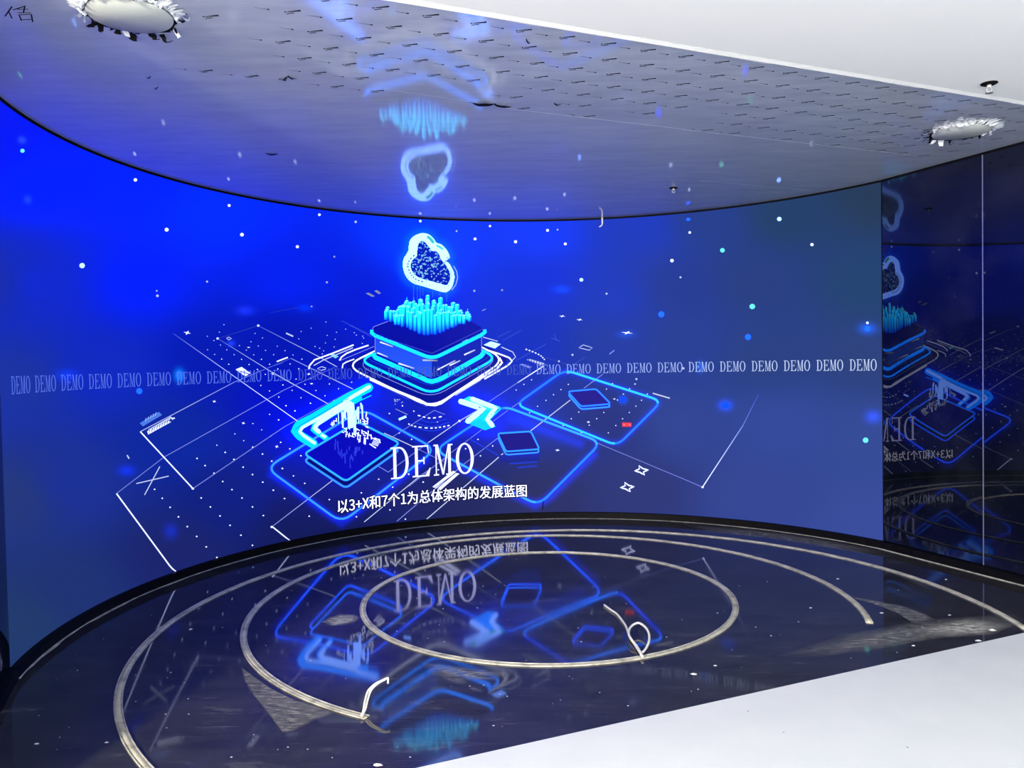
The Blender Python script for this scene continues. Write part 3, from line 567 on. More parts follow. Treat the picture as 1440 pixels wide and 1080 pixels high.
def rounded(pts, r=8, n=5):
    """closed outline with rounded corners"""
    P = [np.array(p, float) for p in pts]; out = []
    for i, p in enumerate(P):
        a, b = P[i-1], P[(i+1) % len(P)]
        da, db = a-p, b-p; la, lb = np.linalg.norm(da), np.linalg.norm(db)
        q = min(r, la*0.45, lb*0.45)
        s, e = p+da/la*q, p+db/lb*q
        for k in range(n+1):
            t = k/n
            out.append(tuple((1-t)**2*s + 2*t*(1-t)*p + t*t*e))
    return out
def shift(pts, dx, dy): return [(x+dx, y+dy) for x, y in pts]

HOT = np.array([1.0, 1.35, 5.5])                  # neon parts run far brighter in blue than the camera can show
W = LIN(240, 246, 255, 1.25)*np.array([1, 1.05, 1.6]); W2 = LIN(200, 215, 255, 0.95); CY1 = LIN(20, 215, 255, 1.0)*HOT; CY2 = LIN(60, 165, 255, 0.95)*np.array([1, 1, 5.5])
CYW = LIN(215, 250, 255, 1.1)*np.array([1, 1.5, 5.0]); LINE = LIN(135, 150, 255, 0.9); DIM = LIN(70, 95, 235, 0.8); BLU = LIN(30, 110, 255, 0.95)*HOT

face = None  # made below, after the halos are known
pics = []    # (name, Pic, label)

# thin frame lines of the drawn floor
g = Pic(1)
def ln(a, b, w=1.1, c=LINE, c2=None): g.line([a, b], w*0.9, c, c2)
ln((243.5,469),(418,592),1.0,DIM,W); ln((418,592),(421,596),1.6,W)
ln((306,476),(380,522),0.9,DIM,W2); ln((380,522),(463,569),1.2,W2)
ln((306,476),(363,458),0.8,DIM*0.6)
ln((363,458),(449,502),0.9,DIM,W2); ln((449,502),(474,516),1.0,W2)
ln((409,504),(496,547),1.1,LINE,W2); ln((409,504),(330,537),0.9,DIM,LINE); ln((330,537),(197,607),1.1,LINE,W2)
ln((197,607),(271,687),1.9,W,W); ln((271,687),(400,600),1.1,LINE); ln((400,600),(496,548),0.9,LINE,DIM)
ln((163.5,694),(230,643),1.0,LINE); ln((230,643),(400,548),1.0,LINE); ln((400,548),(474,515),0.9,LINE,DIM)
ln((163.5,694),(238,795),2.1,W); ln((238,795),(247,805),2.1,W)
ln((191.5,680),(237,669.5),1.5,W2); ln((224.5,656),(203,696),1.5,W2)
ln((382.5,740.5),(468,675),1.1,LINE,W2); ln((382,740),(407,760),1.9,W)
ln((591,669),(512,734),1.3,W2); ln((630,642),(591,669),1.1,LINE)
ln((707.5,637.5),(600,730),1.5,W2); ln((700,616),(652.5,652.5),1.1,LINE); ln((652.5,652.5),(558,733),1.2,LINE)
ln((714,577),(635,636),0.9,LINE); ln((635,636),(575,684),0.9,LINE)
ln((646,592),(671,577.5),1.4,W2); ln((646,592),(602,622.5),1.3,W2); ln((602,622.5),(546,664),1.0,LINE)
ln((610.6,577),(626,583),0.9,LINE); ln((610.6,577),(552.5,614),0.9,LINE)
ln((540,609),(581,628),1.3,W2); ln((581,628),(625,650),0.8,LINE); ln((546,664),(531,655),1.1,LINE)
ln((764,515),(728,538),1.6,W,W2); ln((728,538),(687.5,565),1.0,LINE); ln((764,515),(741,506),0.9,LINE)
ln((767.5,484),(726,507),0.9,DIM); ln((719,465),(700,474),0.8,DIM); ln((734,464),(707,479),0.8,DIM)
ln((848,526),(821,546),1.1,LINE); ln((802,562.5),(746,606),1.4,W2); ln((823,502),(795,520),0.8,DIM); ln((793,522),(720,573),1.1,LINE)
ln((837.5,622),(960,673),0.9,LINE); ln((960,673),(988,685),0.9,LINE); ln((988,685),(1045,598),1.4,W,LINE); ln((1045,598),(1067,554),1.0,LINE,DIM)
ln((918,553),(942,560),2.0,W2); ln((857,498),(864,492.5),1.8,LINE)
ln((767,503),(800,513),0.7,DIM*0.8); ln((831,538),(848,526),0.9,LINE); ln((380,516),(398,510),1.0,DIM)
ln((480,451),(523,472),0.7,DIM); ln((491,457),(523,474),0.7,DIM); ln((380,440),(420,432),0.6,DIM*0.5)
ln((775,475),(788,480),1.0,DIM); ln((779,470),(783,478),0.8,DIM)
ln((678,437),(683,434.5),1.0,W2*0.7)
for a, b in (((500,503),(560,533)),((560,552),(600,572)),((530,540),(575,562))): ln(a, b, 0.7, DIM)
pics.append(('frame_lines', g, 'thin pale lines of the drawn floor plan'))

# dotted field
g = Pic(1)
A1 = [(838,182),(890,215),(840,287),(895,323),(950,360),(1005,400),(940,250),(990,288),(1047,325),(1105,362),(1163,402),(1210,160),(1268,195),(1178,225),(1235,258),(1292,292),(1355,325),(1088,255),(1142,290),(1200,327),(1260,362),(1323,400),(1255,565),(1323,608),(1395,655),(1323,790),(1395,833),(1193,862),(1262,910),(1053,942),(1122,995),(912,1030),(1333,958),(1190,1045),(1428,562),(1410,1007),(968,92),(932,150),(1290,478),(1228,440)]
A2 = [(758,247),(820,303),(977,200),(890,363),(958,427),(1030,490),(1045,255),(1117,315),(1190,373),(1270,432),(1353,495),(1192,160),(1268,213),(427,488),(487,557),(548,628),(613,702),(682,778),(755,855),(830,936),(912,1018),(790,555),(862,625),(937,695),(1015,768),(1100,845),(1190,924),(1108,555),(1190,625),(1275,692),(1340,268),(1422,325),(1440,560)]
A3 = [(38,470),(78,375),(165,425),(255,473),(355,520),(222,575),(320,628),(290,745),(140,810),(245,872),(95,945),(345,955),(175,1045),(450,1015),(390,803),(615,932),(512,873),(665,680),(665,800),(768,853),(600,427),(585,462),(555,398),(503,378),(620,338),(640,253),(730,297),(718,383),(745,218),(848,183),(625,102),(460,172),(347,210),(320,292),(1035,343),(1050,283),(968,250),(945,222),(1040,262),(915,780),(715,985),(455,735),(85,630)]
A5 = [(475,243),(413,287),(350,330),(287,378),(215,428),(148,483),(563,477),(500,533),(432,590),(775,480),(715,532),(652,588),(585,650),(990,480),(933,533),(876,590),(813,652),(750,713),(1045,427),(1093,377),(1142,325),(797,283),(848,237),(993,280),(1040,238),(1050,198),(940,325),(95,848),(35,290),(100,243),(165,205),(890,375)]
A6 = [(1057,463),(1085,648),(1222,537),(918,568),(440,942),(97,1000),(278,856),(610,805),(335,145),(207,85),(60,172),(600,265),(310,462),(170,390)]
C6 = [(25,775),(120,847),(328,995),(498,855),(768,798),(1033,750),(915,683),(1168,640),(195,655),(290,718),(103,592),(258,485),(165,427),(87,372),(208,107),(132,63),(70,183),(338,42),(1290,708),(1010,942),(1140,1020),(727,1000)]
for L_, sc, ox, oy, r in ((A1,5.538,140,440,1.0),(A2,5.538,140,600,1.45),(A3,8,380,440,1.0),(A5,6,720,500,1.05),(A6,8,540,560,1.3),(C6,6,380,560,1.35)):
    for x, y in L_:
        px, py = ox+x/sc, oy+y/sc
        k = 0.55 if py < 500 else 1.0
        g.dot(px, py, r*0.88, W*k, 5, 0.85)
for x, y in ((271,687),(382,741),(988,685),(646,592),(306,476),(363,458)): g.dot(x, y, 2.0, W, 6, 0.8)
pics.append(('dot_pattern', g, 'field of small white dots'))

# little signs: stars, bars, marks
g = Pic(2)
for x, y, rx, ry in ((263,468,5.5,3.2),(301,564.5,3,2),(342,595,3,2),(389,628,3,2.4),(790.6,444.6,5,1.8),(815,449.6,5,1.8),(882,468,9,2.6),(784,633,4,2),(827.5,593.5,3,1.8),(864,561,2.4,1.4),(349.5,488.5,3,1),(434,526,3,2),(438,539.5,3,1.5),(383,526,3,2)):
    g.star(x, y, rx, ry, W)
for x, y in ((902,661.5),(882,685)):
    g.line([(x+a, y+b) for a, b in ((-9.5,0.6),(-2.8,-2.0),(-3.6,-6.6),(2.0,-2.6),(9.8,-0.6),(3.0,2.0),(4.2,6.4),(-2.2,2.6))], 1.9, W, closed=True)
g.fill([(331,519.5),(339.5,516),(352,524.5),(345,529.5)], W)
g.off += 0.0003
g.line([(337,521.8),(350,526)], 1.2, LIN(10, 30, 190))
g.line([(389,508.5),(404.5,502.5)], 1.8, W); g.line([(402,468.5),(412,473)], 2.0, W2)
g.fill([(208,604),(240,585.5),(242,588),(210,607)], W2); g.fill([(206.5,606.5),(238,591.5),(240,593.5),(208,611)], W)
g.line([(241,588.5),(245.5,588)], 1.6, W); g.line([(238,586),(243,590.5)], 1.2, W2)
g.off += 0.0003
for k in range(9):
    x = 209+k*3.6; g.line([(x, 609.5-k*1.9), (x+1.5, 604-k*1.9)], 0.9, LIN(15, 35, 150))
g.fill([(608,684.5),(637,662),(641,663.5),(613,687)], W); g.fill([(615,687),(641,665),(646,666),(619,689.5)], W)
g.off += 0.0003
for k in range(10):
    x = 611+k*3.1; g.line([(x, 686-k*2.2), (x+4, 683.5-k*2.2)], 0.8, LIN(20, 25, 90))
g.fill([(741,505.5),(746,505),(766,511),(762,513.5)], W2)
g.off += 0.0003
for k in range(6): g.line([(744+3.6*k, 504+1.25*k), (743+3.6*k, 510+1.25*k)], 0.9, LIN(12, 40, 180))
g.fill([(730,512.5),(735,511.5),(748,516),(744,518)], LINE)
g.line([(820,485),(833,489),(828.5,492.5),(814,489)], 1.0, W2, closed=True)
g.line([(560.6,590),(571,585.6)], 3.2, CYW)
g.fill([(463,498),(469,497.5),(476,501.5),(471,504)], LIN(120, 225, 255))
for a in ((514,412.5,527,416.5),(526,409,536,412.5)):
    g.fill([(a[0],a[1]),(a[0]+4,a[1]-1),(a[2],a[3]),(a[2]-4,a[3]+1)], W2*0.45)
g.line([(178,640),(181,645)], 1.8, W2); g.line([(556,575),(573,583)], 0.8, W2*0.6)
for k in range(14):
    x, y = 578+random.uniform(-6, 6), 565.5+random.uniform(-4, 4)
    g.dot(x-18, y, 0.9, W2*0.7, 4)
g.fill([(875,594),(888,594.5),(888,600),(875,600)], LIN(255, 62, 85))
g.off += 0.0003
for k in range(3): g.line([(876.5+4*k, 597.3), (879+4*k, 597.3)], 2.2, LIN(255, 120, 135))
pics.append(('small_signs', g, 'small white stars, bars and text blocks'))
g = Pic(2)
g.fill([(196,595),(223,579),(227.5,583.5),(200.5,599.5)], LIN(78, 125, 235))
g.off += 0.0003
for k in range(5): g.line([(204+3.4*k, 592.5-2.0*k), (205+3.6*k, 588-2.0*k)], 1.2, LIN(150, 190, 255))
pics.append(('name_plate', g, 'light blue slanted plate'))

# bright specks of the sky
g = Pic(2)
CYN = LIN(110, 255, 245, 1.1)
for x, y, r, c in ((234,323,3,W),(115,373.5,4,CYW),(190,253,2.6,W),(31,212,3.2,CYN),(340,330,2.8,W),(418,347,2.4,W),(322,289,2.2,W),(449,302,2,W),(500,312,1.8,W2),(591,311,1.9,W),(668,336,2.2,W),(689,318,1.7,W),(725,340,2.4,W),(770,324,2.2,W),(795,343,2.2,W),(642,325,1.3,W2),(784,323,1.3,W2),(221,416,2,W2),(220,409,1.2,W2),(291,396,1.5,W2),(970,327,2,W),(1016,352,3.5,CYN),(1096,308,3.3,CYW),(1142,344,2.5,W),(945,366.5,2.7,W),(817.5,393.5,2.8,CYW),(1058,431,4.2,CYN),(1220,454,2,W),(1217.5,619,4.2,CYN),(957,390,1.6,W2),(853,413,1.6,W2),(667,409,1.7,W2*0.7),(706,408,1.5,W2*0.6),(398,283.5,1.2,W),(267,257.5,1.2,W),(805,499,1.6,W2),(786,508,1.4,W2),(961,518,1.8,W2),(895,533,1.6,W2),(893,540,1.2,W2),(470,361,1.5,W2*0.6),(459.5,397,1.6,W2*0.7),(438,431,1.3,W2*0.6)):
    g.dot(x, y, r, c, 7, 0.95)
for x, y in ((930,442),(195.5,550),(1052,474)):
    g.dot(x, y, 4.4, BLU, 8); g.dot(x, y, 2.2, LIN(20, 70, 220), 7)
g.dot(968, 308.5, 3.2, BLU, 7, 0.7); g.dot(252, 527, 5.0, BLU, 8, 1.2); g.dot(1220, 462, 4.2, BLU, 7); g.dot(876, 562, 5.2, LIN(0, 75, 255), 9); g.dot(1020, 570, 6, LIN(0, 85, 255), 9, 0.8)
pics.append(('sky_specks', g, 'bright white and cyan specks'))

# three large neon frames
def neon(pts, r, w, layer, name, label, ca, cb=None, halo=4.5, k=0.42):
    out = rounded(pts, r); P = Pic(layer)
    cb = ca if cb is None else cb
    n = len(out)
    for i in range(n):
        a, b = out[i], out[(i+1) % n]
        d = (b[0]-a[0])*(b[1]-a[1])
        P.line([a, b], w, ca if d > 0 else cb)
    for p in out: P.dot(p[0], p[1], w/2*0.95, cb, 6)
    HALO.append((out+[out[0]], halo, (0, 40, 255), k))
    pics.append((name, P, label)); return out
neon([(374,658),(510,575),(613,632),(480,735)], 18, 3.0, 3, 'neon_frame', 'large rounded neon square on the left', CY2, CY2)
HALO.append(([(381,668),(480,737),(600,648)], 5, (0, 30, 255), 0.45))
neon([(611,633),(706,570),(846,622),(757,711)], 17, 3.0, 3, 'neon_frame', 'large rounded neon square in the middle', LIN(60,185,255,1.0)*np.array([1, 1, 4.5]), LIN(40,150,255,0.95)*np.array([1, 1, 4.5]))
HALO.append(([(640,656),(752,712),(775,700),(836,640)], 5, (0, 40, 255), 0.5))
HALO.append(([(720,588),(815,624)], 7, (0, 40, 255), 0.5))
neon([(725,569),(794,520),(931,564),(868,627)], 14, 3.0, 3, 'neon_frame', 'large rounded neon square on the right', LIN(45,215,255,1.1)*np.array([1, 1, 4.5]), LIN(40,135,255,0.95)*np.array([1, 1, 4.5]))

# small raised tiles inside the frames
def tile(pts, r, w, dy, c_top, layer, label, c=CY2, fillc=(10, 10, 165)):
    P = Pic(layer); out = rounded(pts, r, 4)
    P.fill(shift(out, 0, dy), LIN(3, 12, 110)); P.off += 0.0006
    P.line(shift(out, 0, dy), w, c, closed=True)
    P.off += 0.0012
    P.fill(out, LIN(*fillc)); P.off += 0.0010
    P.line(out, w, c_top, closed=True)
    pics.append(('raised_tile', P, label))
tile([(427,638),(503,593),(562,623),(486,677)], 7, 2.8, 9.5, LIN(50,190,255,1.05)*np.array([1, 1, 4.5]), 4, 'raised blue tile on the left under the white beam', fillc=(4, 6, 190))
tile([(699.5,609.5),(746.5,606.5),(758.5,631.5),(711.5,635)], 4, 2.2, 4.5, LIN(50,170,255,1.0)*np.array([1, 1, 4.5]), 4, 'small raised tile in the middle frame', fillc=(24, 18, 140))
tile([(798.5,550.5),(838.5,547),(859,568),(817,571.5)], 4, 2.2, 4.0, LIN(45,150,255,1.0)*np.array([1, 1, 4.5]), 4, 'small raised tile in the right frame', fillc=(30, 20, 145))
g = Pic(2)
for a, b in (((717,652),(755,649.5)),((728,657.5),(756,655)),((660,617),(700,640))): g.line([a, b], 1.6, LIN(25, 60, 235))
g.fill([(700,640),(760,636),(757,648),(705,650)], LIN(18, 40, 190), LIN(20, 35, 140))
pics.append(('tile_shadow', g, None))

# pedestal with its glowing edges
g = Pic(4)
g.fill(rounded([(478,514),(608,452),(722,505),(608,571)], 20, 5), LIN(2, 14, 150))
g.off += 0.0007
o1 = rounded([(485,514),(607,455),(712,505),(607,574)], 24, 6)
g.line(o1, 2.4, W, closed=True)
g.line(rounded([(500,513),(607,462),(703,505),(607,560)], 22, 5), 1.0, LINE, closed=True)
g.line([(520,533),(560,551),(590,563),(600,568.5),(612,569.5),(622,566)], 3.8, W); g.line([(622,566),(640,553),(698,519),(706,510),(702,503)], 2.8, W)
g.line([(677,490),(700,497),(716,503),(720,508),(714,514),(681,533)], 2.2, W); g.line([(676,534),(640,556)], 1.5, W2)
g.line([(679,474),(700,480)], 1.2, W2); g.line([(705,488),(721,495),(725,502),(719,508)], 1.3, W2)
g.line([(434,519),(435,514),(442,506),(467,497),(497,485)], 2.0, W); g.line([(441,514),(455,506),(470,500),(496,489)], 1.4, W2)
g.line([(477,507),(480,502),(487,497),(500,491.5),(518,485.5)], 2.0, W); g.line([(478,507),(500,498),(526,487)], 0.9, LINE)
g.line([(481,518),(482,512),(487,509),(498,505)], 1.6, W)
g.line([(446,518.5),(452,515.6),(458,517.5),(457,519.5),(451,520.8)], 1.1, W2, closed=True)
g.line([(318,475.5),(321,474),(325,476),(321,478)], 1.0, W2, closed=True)
g.fill([(680,485),(690,480),(704,484),(696,490)], CYW); g.line([(691,487.5),(694,481.5)], 3.0, LIN(20, 200, 200))
for pts in ([(574,596),(585,600),(605,602),(620,600.6),(635,597.5)], [(587.5,584),(605,588),(625,585)], [(739,491),(750,495),(760,500),(766,506)]):
    S_ = smooth_path([(x, y, 0) for x, y in pts], 5)
    for a, b in list(zip(S_[:-1], S_[1:]))[::2]: g.line([(a.x, a.y), (b.x, b.y)], 1.6, W)
for k in range(3):
    S_ = smooth_path([(590-5*k, 590+5*k, 0), (607, 594+6*k, 0), (628+4*k, 589+5*k, 0)], 5)
    g.line([(p.x, p.y) for p in S_], 1.0, LIN(30, 70, 250))
# lower plates
g.off += 0.0007
g.fill(rounded([(506,508),(607,458),(700,503),(607,553)], 14, 4), LIN(3, 20, 170))
g.off += 0.0007
g.line(rounded([(505,507),(607,458),(699,503),(607,554)], 16, 5), 3.4, CY1, closed=True)
g.line(rounded([(512,503),(607,452),(694,499),(607,544)], 14, 5), 1.2, LIN(10, 60, 220), closed=True)
g.off += 0.0007
g.line([(525,499),(528,503),(592,531),(600,535),(607,536.5),(615,534.5),(622,531.5),(676,501),(680,496)], 6.4, CY1)
# sides of the block
g.off += 0.0007
g.fill([(527,474),(607,503),(607,532),(527,496)], LIN(30, 75, 250), LIN(40, 95, 255))
g.fill([(607,503),(677,472),(677,495),(607,532)], LIN(8, 32, 190), LIN(12, 40, 175))
g.off += 0.0007
g.line([(527,474),(527,496)], 0.9, LINE); g.line([(677,472),(677,494)], 0.9, LINE)
for a, b, w, c in (((534,481),(552,487.5),1.8,W),((530,496),(545,502),1.6,W),((560,511),(582,518),1.9,W),((594,506.5),(615,507),2.2,W2),((615,520),(640,507),1.8,W),((632,514),(647,507),1.8,W),((652.5,499),(668,492),1.9,W)):
    g.line([a, b], w, c, c*0.35)
# top plate
g.fill([(523,467),(526,459.5),(560,447),(608,438),(655,447),(682,464),(612,500),(602,500)], LIN(2, 14, 175), LIN(1, 8, 165))
g.off += 0.0007
g.line([(522.5,465),(525,459.5),(545,452)], 0.9, LINE); g.line([(545,452),(600,440)], 0.7, DIM); g.line([(524,470),(607,497),(680,462)], 0.8, DIM)
g.line([(522.5,464),(522,468),(527,472),(592,498.5),(600,501.5),(607,502.5),(614,501.5),(620,499),(676,471.5),(682,467),(681,463.5)], 5.0, CY1)
pics.append(('pedestal_picture', g, 'stepped square pedestal with cyan neon edges'))
HALO.append(([(510,510),(607,556),(697,505)], 8, (0, 30, 255), 0.4))

g = Pic(6); g.line([(764,704),(763,717)], 1.3, LIN(2, 2, 20)); pics.append(('module_gap', g, 'short dark gap between screen modules'))
# city of glowing towers
g = Pic(18)
rnd = random.Random(11)
rows = []
def skyline(x):
    K = [(537,436),(547,427),(556,436),(568,418),(580,423),(592,418),(601,412),(612,420),(622,417),(630,428),(640,421),(648,433),(655,440),(662,442),(665,448)]
    for (a, b), (c, d) in zip(K[:-1], K[1:]):
        if a <= x <= c: return b + (d-b)*(x-a)/(c-a)
    return 445
def front(x): return 450 + (24*(1-abs(x-603)/66.0))
for row in range(5):
    f = row/4.0
    n = 13 + row*2
    for i in range(n):
        x = 540 + (662-540)*(i+0.5)/n + rnd.uniform(-1.5, 1.5)
        yb = (front(x)-26*(1-f)*(1-abs(x-603)/75.0)) - rnd.uniform(0, 3)
        top_min = skyline(x)
        yt = top_min + (yb-top_min)*(0.0 + 0.42*f*rnd.uniform(0.55, 1.2)) + rnd.uniform(0, 4)
        if yb - yt < 8: yt = yb - 8
        rows.append((row, x, yt, yb, rnd.uniform(4.2, 6.6)))
rows.sort(key=lambda q: q[3])
for row, x, yt, yb, w in rows:
    k = rnd.uniform(0.75, 1.15)
    ct, cb = LIN(25, 235, 255, k*1.5)*np.array([1, 1.7, 3.2]), LIN(0, 40, 255, 2.2)
    cs, csb = LIN(10, 165, 245, k*1.2)*np.array([1, 1.3, 2.2]), LIN(0, 18, 225, 1.2)
    g.fill([(x-w/2, yt+1.2), (x+w*0.12, yt+1.8), (x+w*0.12, yb+0.8), (x-w/2, yb)], ct, cb)
    g.fill([(x+w*0.12, yt+1.8), (x+w/2, yt+1.0), (x+w/2, yb-0.4), (x+w*0.12, yb+0.8)], cs, csb)
    g.fill([(x-w/2, yt+1.2), (x, yt-0.4), (x+w/2, yt+1.0), (x+w*0.12, yt+2.2)], LIN(130, 255, 255, 1.15))
    if rnd.random() < 0.18: g.line([(x, yt-4), (x, yt)], 0.8, CY1)
    g.off += 0.00002
pics.append(('city_picture', g, 'cluster of glowing cyan towers'))

# cloud above it
def cl(pts): return [(550+x/10.28, 320+y/10.28) for x, y in pts]
outer = cl([(245,330),(262,200),(320,130),(400,92),(470,84),(550,108),(610,165),(650,222),(720,248),(790,315),(832,390),(842,440),(800,480),(840,530),(880,600),(903,660),(908,740),(880,850),(830,915),(760,938),(600,895),(450,848),(330,815),(250,760),(195,680),(165,570),(172,460),(215,388)])
inner = cl([(372,330),(388,240),(430,196),(480,212),(525,262),(575,335),(645,345),(690,390),(705,440),(740,490),(790,550),(835,630),(850,715),(832,795),(790,835),(700,812),(550,772),(420,735),(350,695),(300,640),(275,565),(290,490),(330,445),(368,410)])
o_s = [(p.x, p.y) for p in smooth_path([(x, y, 0) for x, y in outer+outer[:1]], 3)]
g = Pic(20)
cx, cy = 602, 372
g.fill_any(o_s, CYW)
i_s = [(p.x, p.y) for p in smooth_path([(x, y, 0) for x, y in inner+inner[:1]], 3)]
g.off += 0.0008
g.off += 0.0002
def inside(x, y, P):
    r = False
    for (a, b), (c, d) in zip(P, P[1:]+P[:1]):
        if (b > y) != (d > y) and x < (c-a)*(y-b)/(d-b)+a: r = not r
    return r
g.fill_any(i_s, LIN(0, 34, 205), LIN(0, 20, 185))
g.off += 0.0008
k = 0
while k < 210:
    x, y = rnd.uniform(575, 635), rnd.uniform(338, 405)
    if inside(x, y, i_s):
        q = rnd.random()
        g.dot(x, y, rnd.uniform(0.7, 1.7), LIN(150, 220, 255, 0.9) if q < 0.6 else (LIN(90, 170, 255) if q < 0.85 else LIN(0, 5, 120)), 5, rnd.uniform(0.5, 1.2)); k += 1
i_pts = cl([(330,400),(255,480),(235,560),(265,650),(310,715),(380,765),(480,790)])
S_ = smooth_path([(x, y, 0) for x, y in i_pts], 4)
for a, b in list(zip(S_[:-1], S_[1:]))[::2]: g.line([(a.x, a.y), (b.x, b.y)], 1.8, LIN(5, 50, 120))
for k in range(70):                               # broken texture on the lower rim
    i = rnd.randrange(len(o_s)); t = rnd.uniform(0.05, 0.16)
    x, y = o_s[i][0]+(cx-o_s[i][0])*t, o_s[i][1]+(cy-o_s[i][1])*t
    if y > 362: g.dot(x, y, rnd.uniform(0.4, 0.9), LIN(20, 90, 130), 4)
g.line(cl([(515,130),(560,165),(610,225)]), 4.0, LIN(70, 215, 215, 0.9)); g.line(cl([(650,262),(700,285),(745,318)]), 3.0, LIN(90, 225, 225, 1.0))
g.line(cl([(780,482),(835,500)]), 1.6, LIN(10, 70, 150))
g.line(cl([(900,560),(945,640),(957,730),(930,830),(870,905)]), 0.9, W2)
for x, a, b in ((581,402,424),(586,404,420),(590,403,424),(594,406,416),(608,409,418),(618,411,416),(627.5,412,424)):
    y = a
    while y < b: g.line([(x, y), (x, y+1.4)], 1.0, LIN(60, 130, 255)); y += 2.6
HALO.append((o_s, 7, (0, 90, 255), 0.75))
pics.append(('cloud_picture', g, 'glowing white cloud outline'))

# thick glowing arrows
def band(P, pts, w, c, c2=None):
    P.line(pts, w, c, c2)
    P.dot(pts[0][0], pts[0][1], w/2, c, 10); P.dot(pts[-1][0], pts[-1][1], w/2, c if c2 is None else c2, 10)
g = Pic(5)
CYD = LIN(0, 205, 255, 1.0)*HOT
big = [(518,545),(490,559),(440,588),(420,598),(415,606),(422,613),(440,624)]
band(g, big, 13, CYD); band(g, [(505,560),(470,580),(444,596),(440,604),(452,612),(458,616)], 8, CYD)
g.off += 0.0004
band(g, [(519,544),(495,558),(483,566)], 5, CYW); band(g, [(483,567),(450,587),(425,601),(421,607),(427,613),(442,623)], 4.2, CYW)
band(g, [(492,567),(470,580),(446,596),(442,602),(448,607)], 6, CYW); g.line([(451,611),(458,615)], 4, CYW)
g.line([(415,604),(424,597),(490,560)], 1.2, LIN(20, 160, 255)); g.line([(500,566),(522,556)], 1.3, CYD)
pics.append(('glowing_arrow', g, 'bright cyan arrow band bending to the left'))
HALO.append((big, 13, (0, 20, 255), 0.9))
g = Pic(5)
g.fill([(646,564),(660,557),(703,572),(704,577),(678,577)], LIN(40, 235, 255, 1.1)); g.fill([(672,577),(704,576),(686,593),(655,593)], CYD)
g.fill([(652,593),(688,588),(697,600),(682,605)], LIN(0, 190, 240)*HOT)
g.off += 0.0004
band(g, [(648,564.5),(680,575),(658,592)], 7.5, CYW); band(g, [(664,561),(697,573.5),(685,590),(692,598)], 6.5, CYW)
g.line([(671,571),(682,576),(674,585)], 1.6, LIN(0, 150, 190)); g.line([(702,575),(684,588)], 1.1, LIN(0, 140, 150))
pics.append(('glowing_arrow', g, 'bright cyan zigzag arrow right of the pedestal'))
HALO.append(([(650,562),(690,575),(668,595),(690,600)], 15, (0, 20, 255), 0.9))

# white beam with falling characters over the left tile
g = Pic(14)
for k in range(34):
    x = rnd.gauss(494, 7.5); y0 = rnd.uniform(566, 590); y1 = y0 + rnd.uniform(8, 26)
    g.line([(x, y0), (x+rnd.uniform(-0.5, 1), min(y1, 618))], rnd.uniform(1.0, 2.4), CYW)
g.fill([(487,568),(497,566),(499,600),(489,603)], CYW)
for x, y in ((471,592),(466,597),(512,583),(516,590),(513,598),(509,592),(484,605),(488,610),(495,612),(501,606),(505,612),(503,618),(511,609),(516,608),(514,617),(512,622),(519,613)):
    for k in range(4):
        a, b = x+rnd.uniform(-3, 3), y+rnd.uniform(-3.5, 3.5)
        if rnd.random() < 0.6: g.line([(a, b-2.4), (a, b+2.4)], 1.3, W)
        else: g.line([(a-2, b-0.6), (a+2, b+0.8)], 1.2, W)
for k in range(5):
    g.line([(522+k*1.0, 623.5-k*2.0), (531+k*0.8, 627-k*2.0)], 1.15, W)
g.line([(519,624),(528,630)], 1.6, W); g.line([(522,616),(533,618)], 1.3, W); g.line([(533,618),(534,623)], 1.4, W)
for k in range(26):
    x = rnd.uniform(468, 510); y = 650 - abs(x-492)*0.9 + rnd.uniform(-22, 4)
    g.line([(x, y), (x, y+rnd.uniform(3, 10))], rnd.uniform(0.8, 1.8), LIN(45, 60, 235))
pics.append(('light_beam', g, 'white beam of falling characters'))

# lettering -----------------------------------------------------------------
def letters():
    """serif D E M O as quads in a 0..1 box each, thick and thin strokes"""
    def q(*p): return [p]
    def box(x0, y0, x1, y1): return [[(x0, y0), (x1, y0), (x1, y1), (x0, y1)]]
    def bow(cx, cy, rx, ry, t0, t1, thick, thin, n=22):
        out = []
        for i in range(n):
            P = []
            for t, s in ((t0+(t1-t0)*i/n, 0), (t0+(t1-t0)*(i+1)/n, 0), (t0+(t1-t0)*(i+1)/n, 1), (t0+(t1-t0)*i/n, 1)):
                rxx, ryy = rx - s*thick, ry - s*thin
                P.append((cx + rxx*math.cos(t), cy + ryy*math.sin(t)))
            out.append(P)
        return out
    D = box(0.16, 0, 0.32, 1) + box(0.02, 0, 0.50, 0.045) + box(0.02, 0.955, 0.50, 1) + bow(0.48, 0.5, 0.48, 0.5, -math.pi/2, math.pi/2, 0.15, 0.05)
    E = box(0.16, 0, 0.31, 1) + box(0.02, 0, 0.90, 0.045) + box(0.02, 0.955, 0.86, 1) + box(0.31, 0.49, 0.62, 0.535) + box(0.60, 0.40, 0.66, 0.63)
    E += [[(0.80, 0.955), (0.86, 0.955), (0.90, 0.74), (0.86, 0.74)], [(0.70, 0.045), (0.90, 0.045), (0.97, 0.27), (0.93, 0.27)]]
    Mm = box(0.10, 0, 0.16, 0.97) + box(0.76, 0, 0.90, 1) + box(0.0, 0, 0.27, 0.045) + box(0.64, 0, 1.0, 0.045) + box(0.0, 0.955, 0.20, 1) + box(0.80, 0.955, 1.0, 1)
    Mm += [[(0.08, 1), (0.24, 1), (0.53, 0.02), (0.45, 0.02)], [(0.45, 0.02), (0.53, 0.02), (0.82, 1), (0.76, 1)]]
    O = bow(0.5, 0.5, 0.47, 0.51, 0, 2*math.pi, 0.16, 0.05, 36)
    return [D, E, Mm, O]
LET = letters()
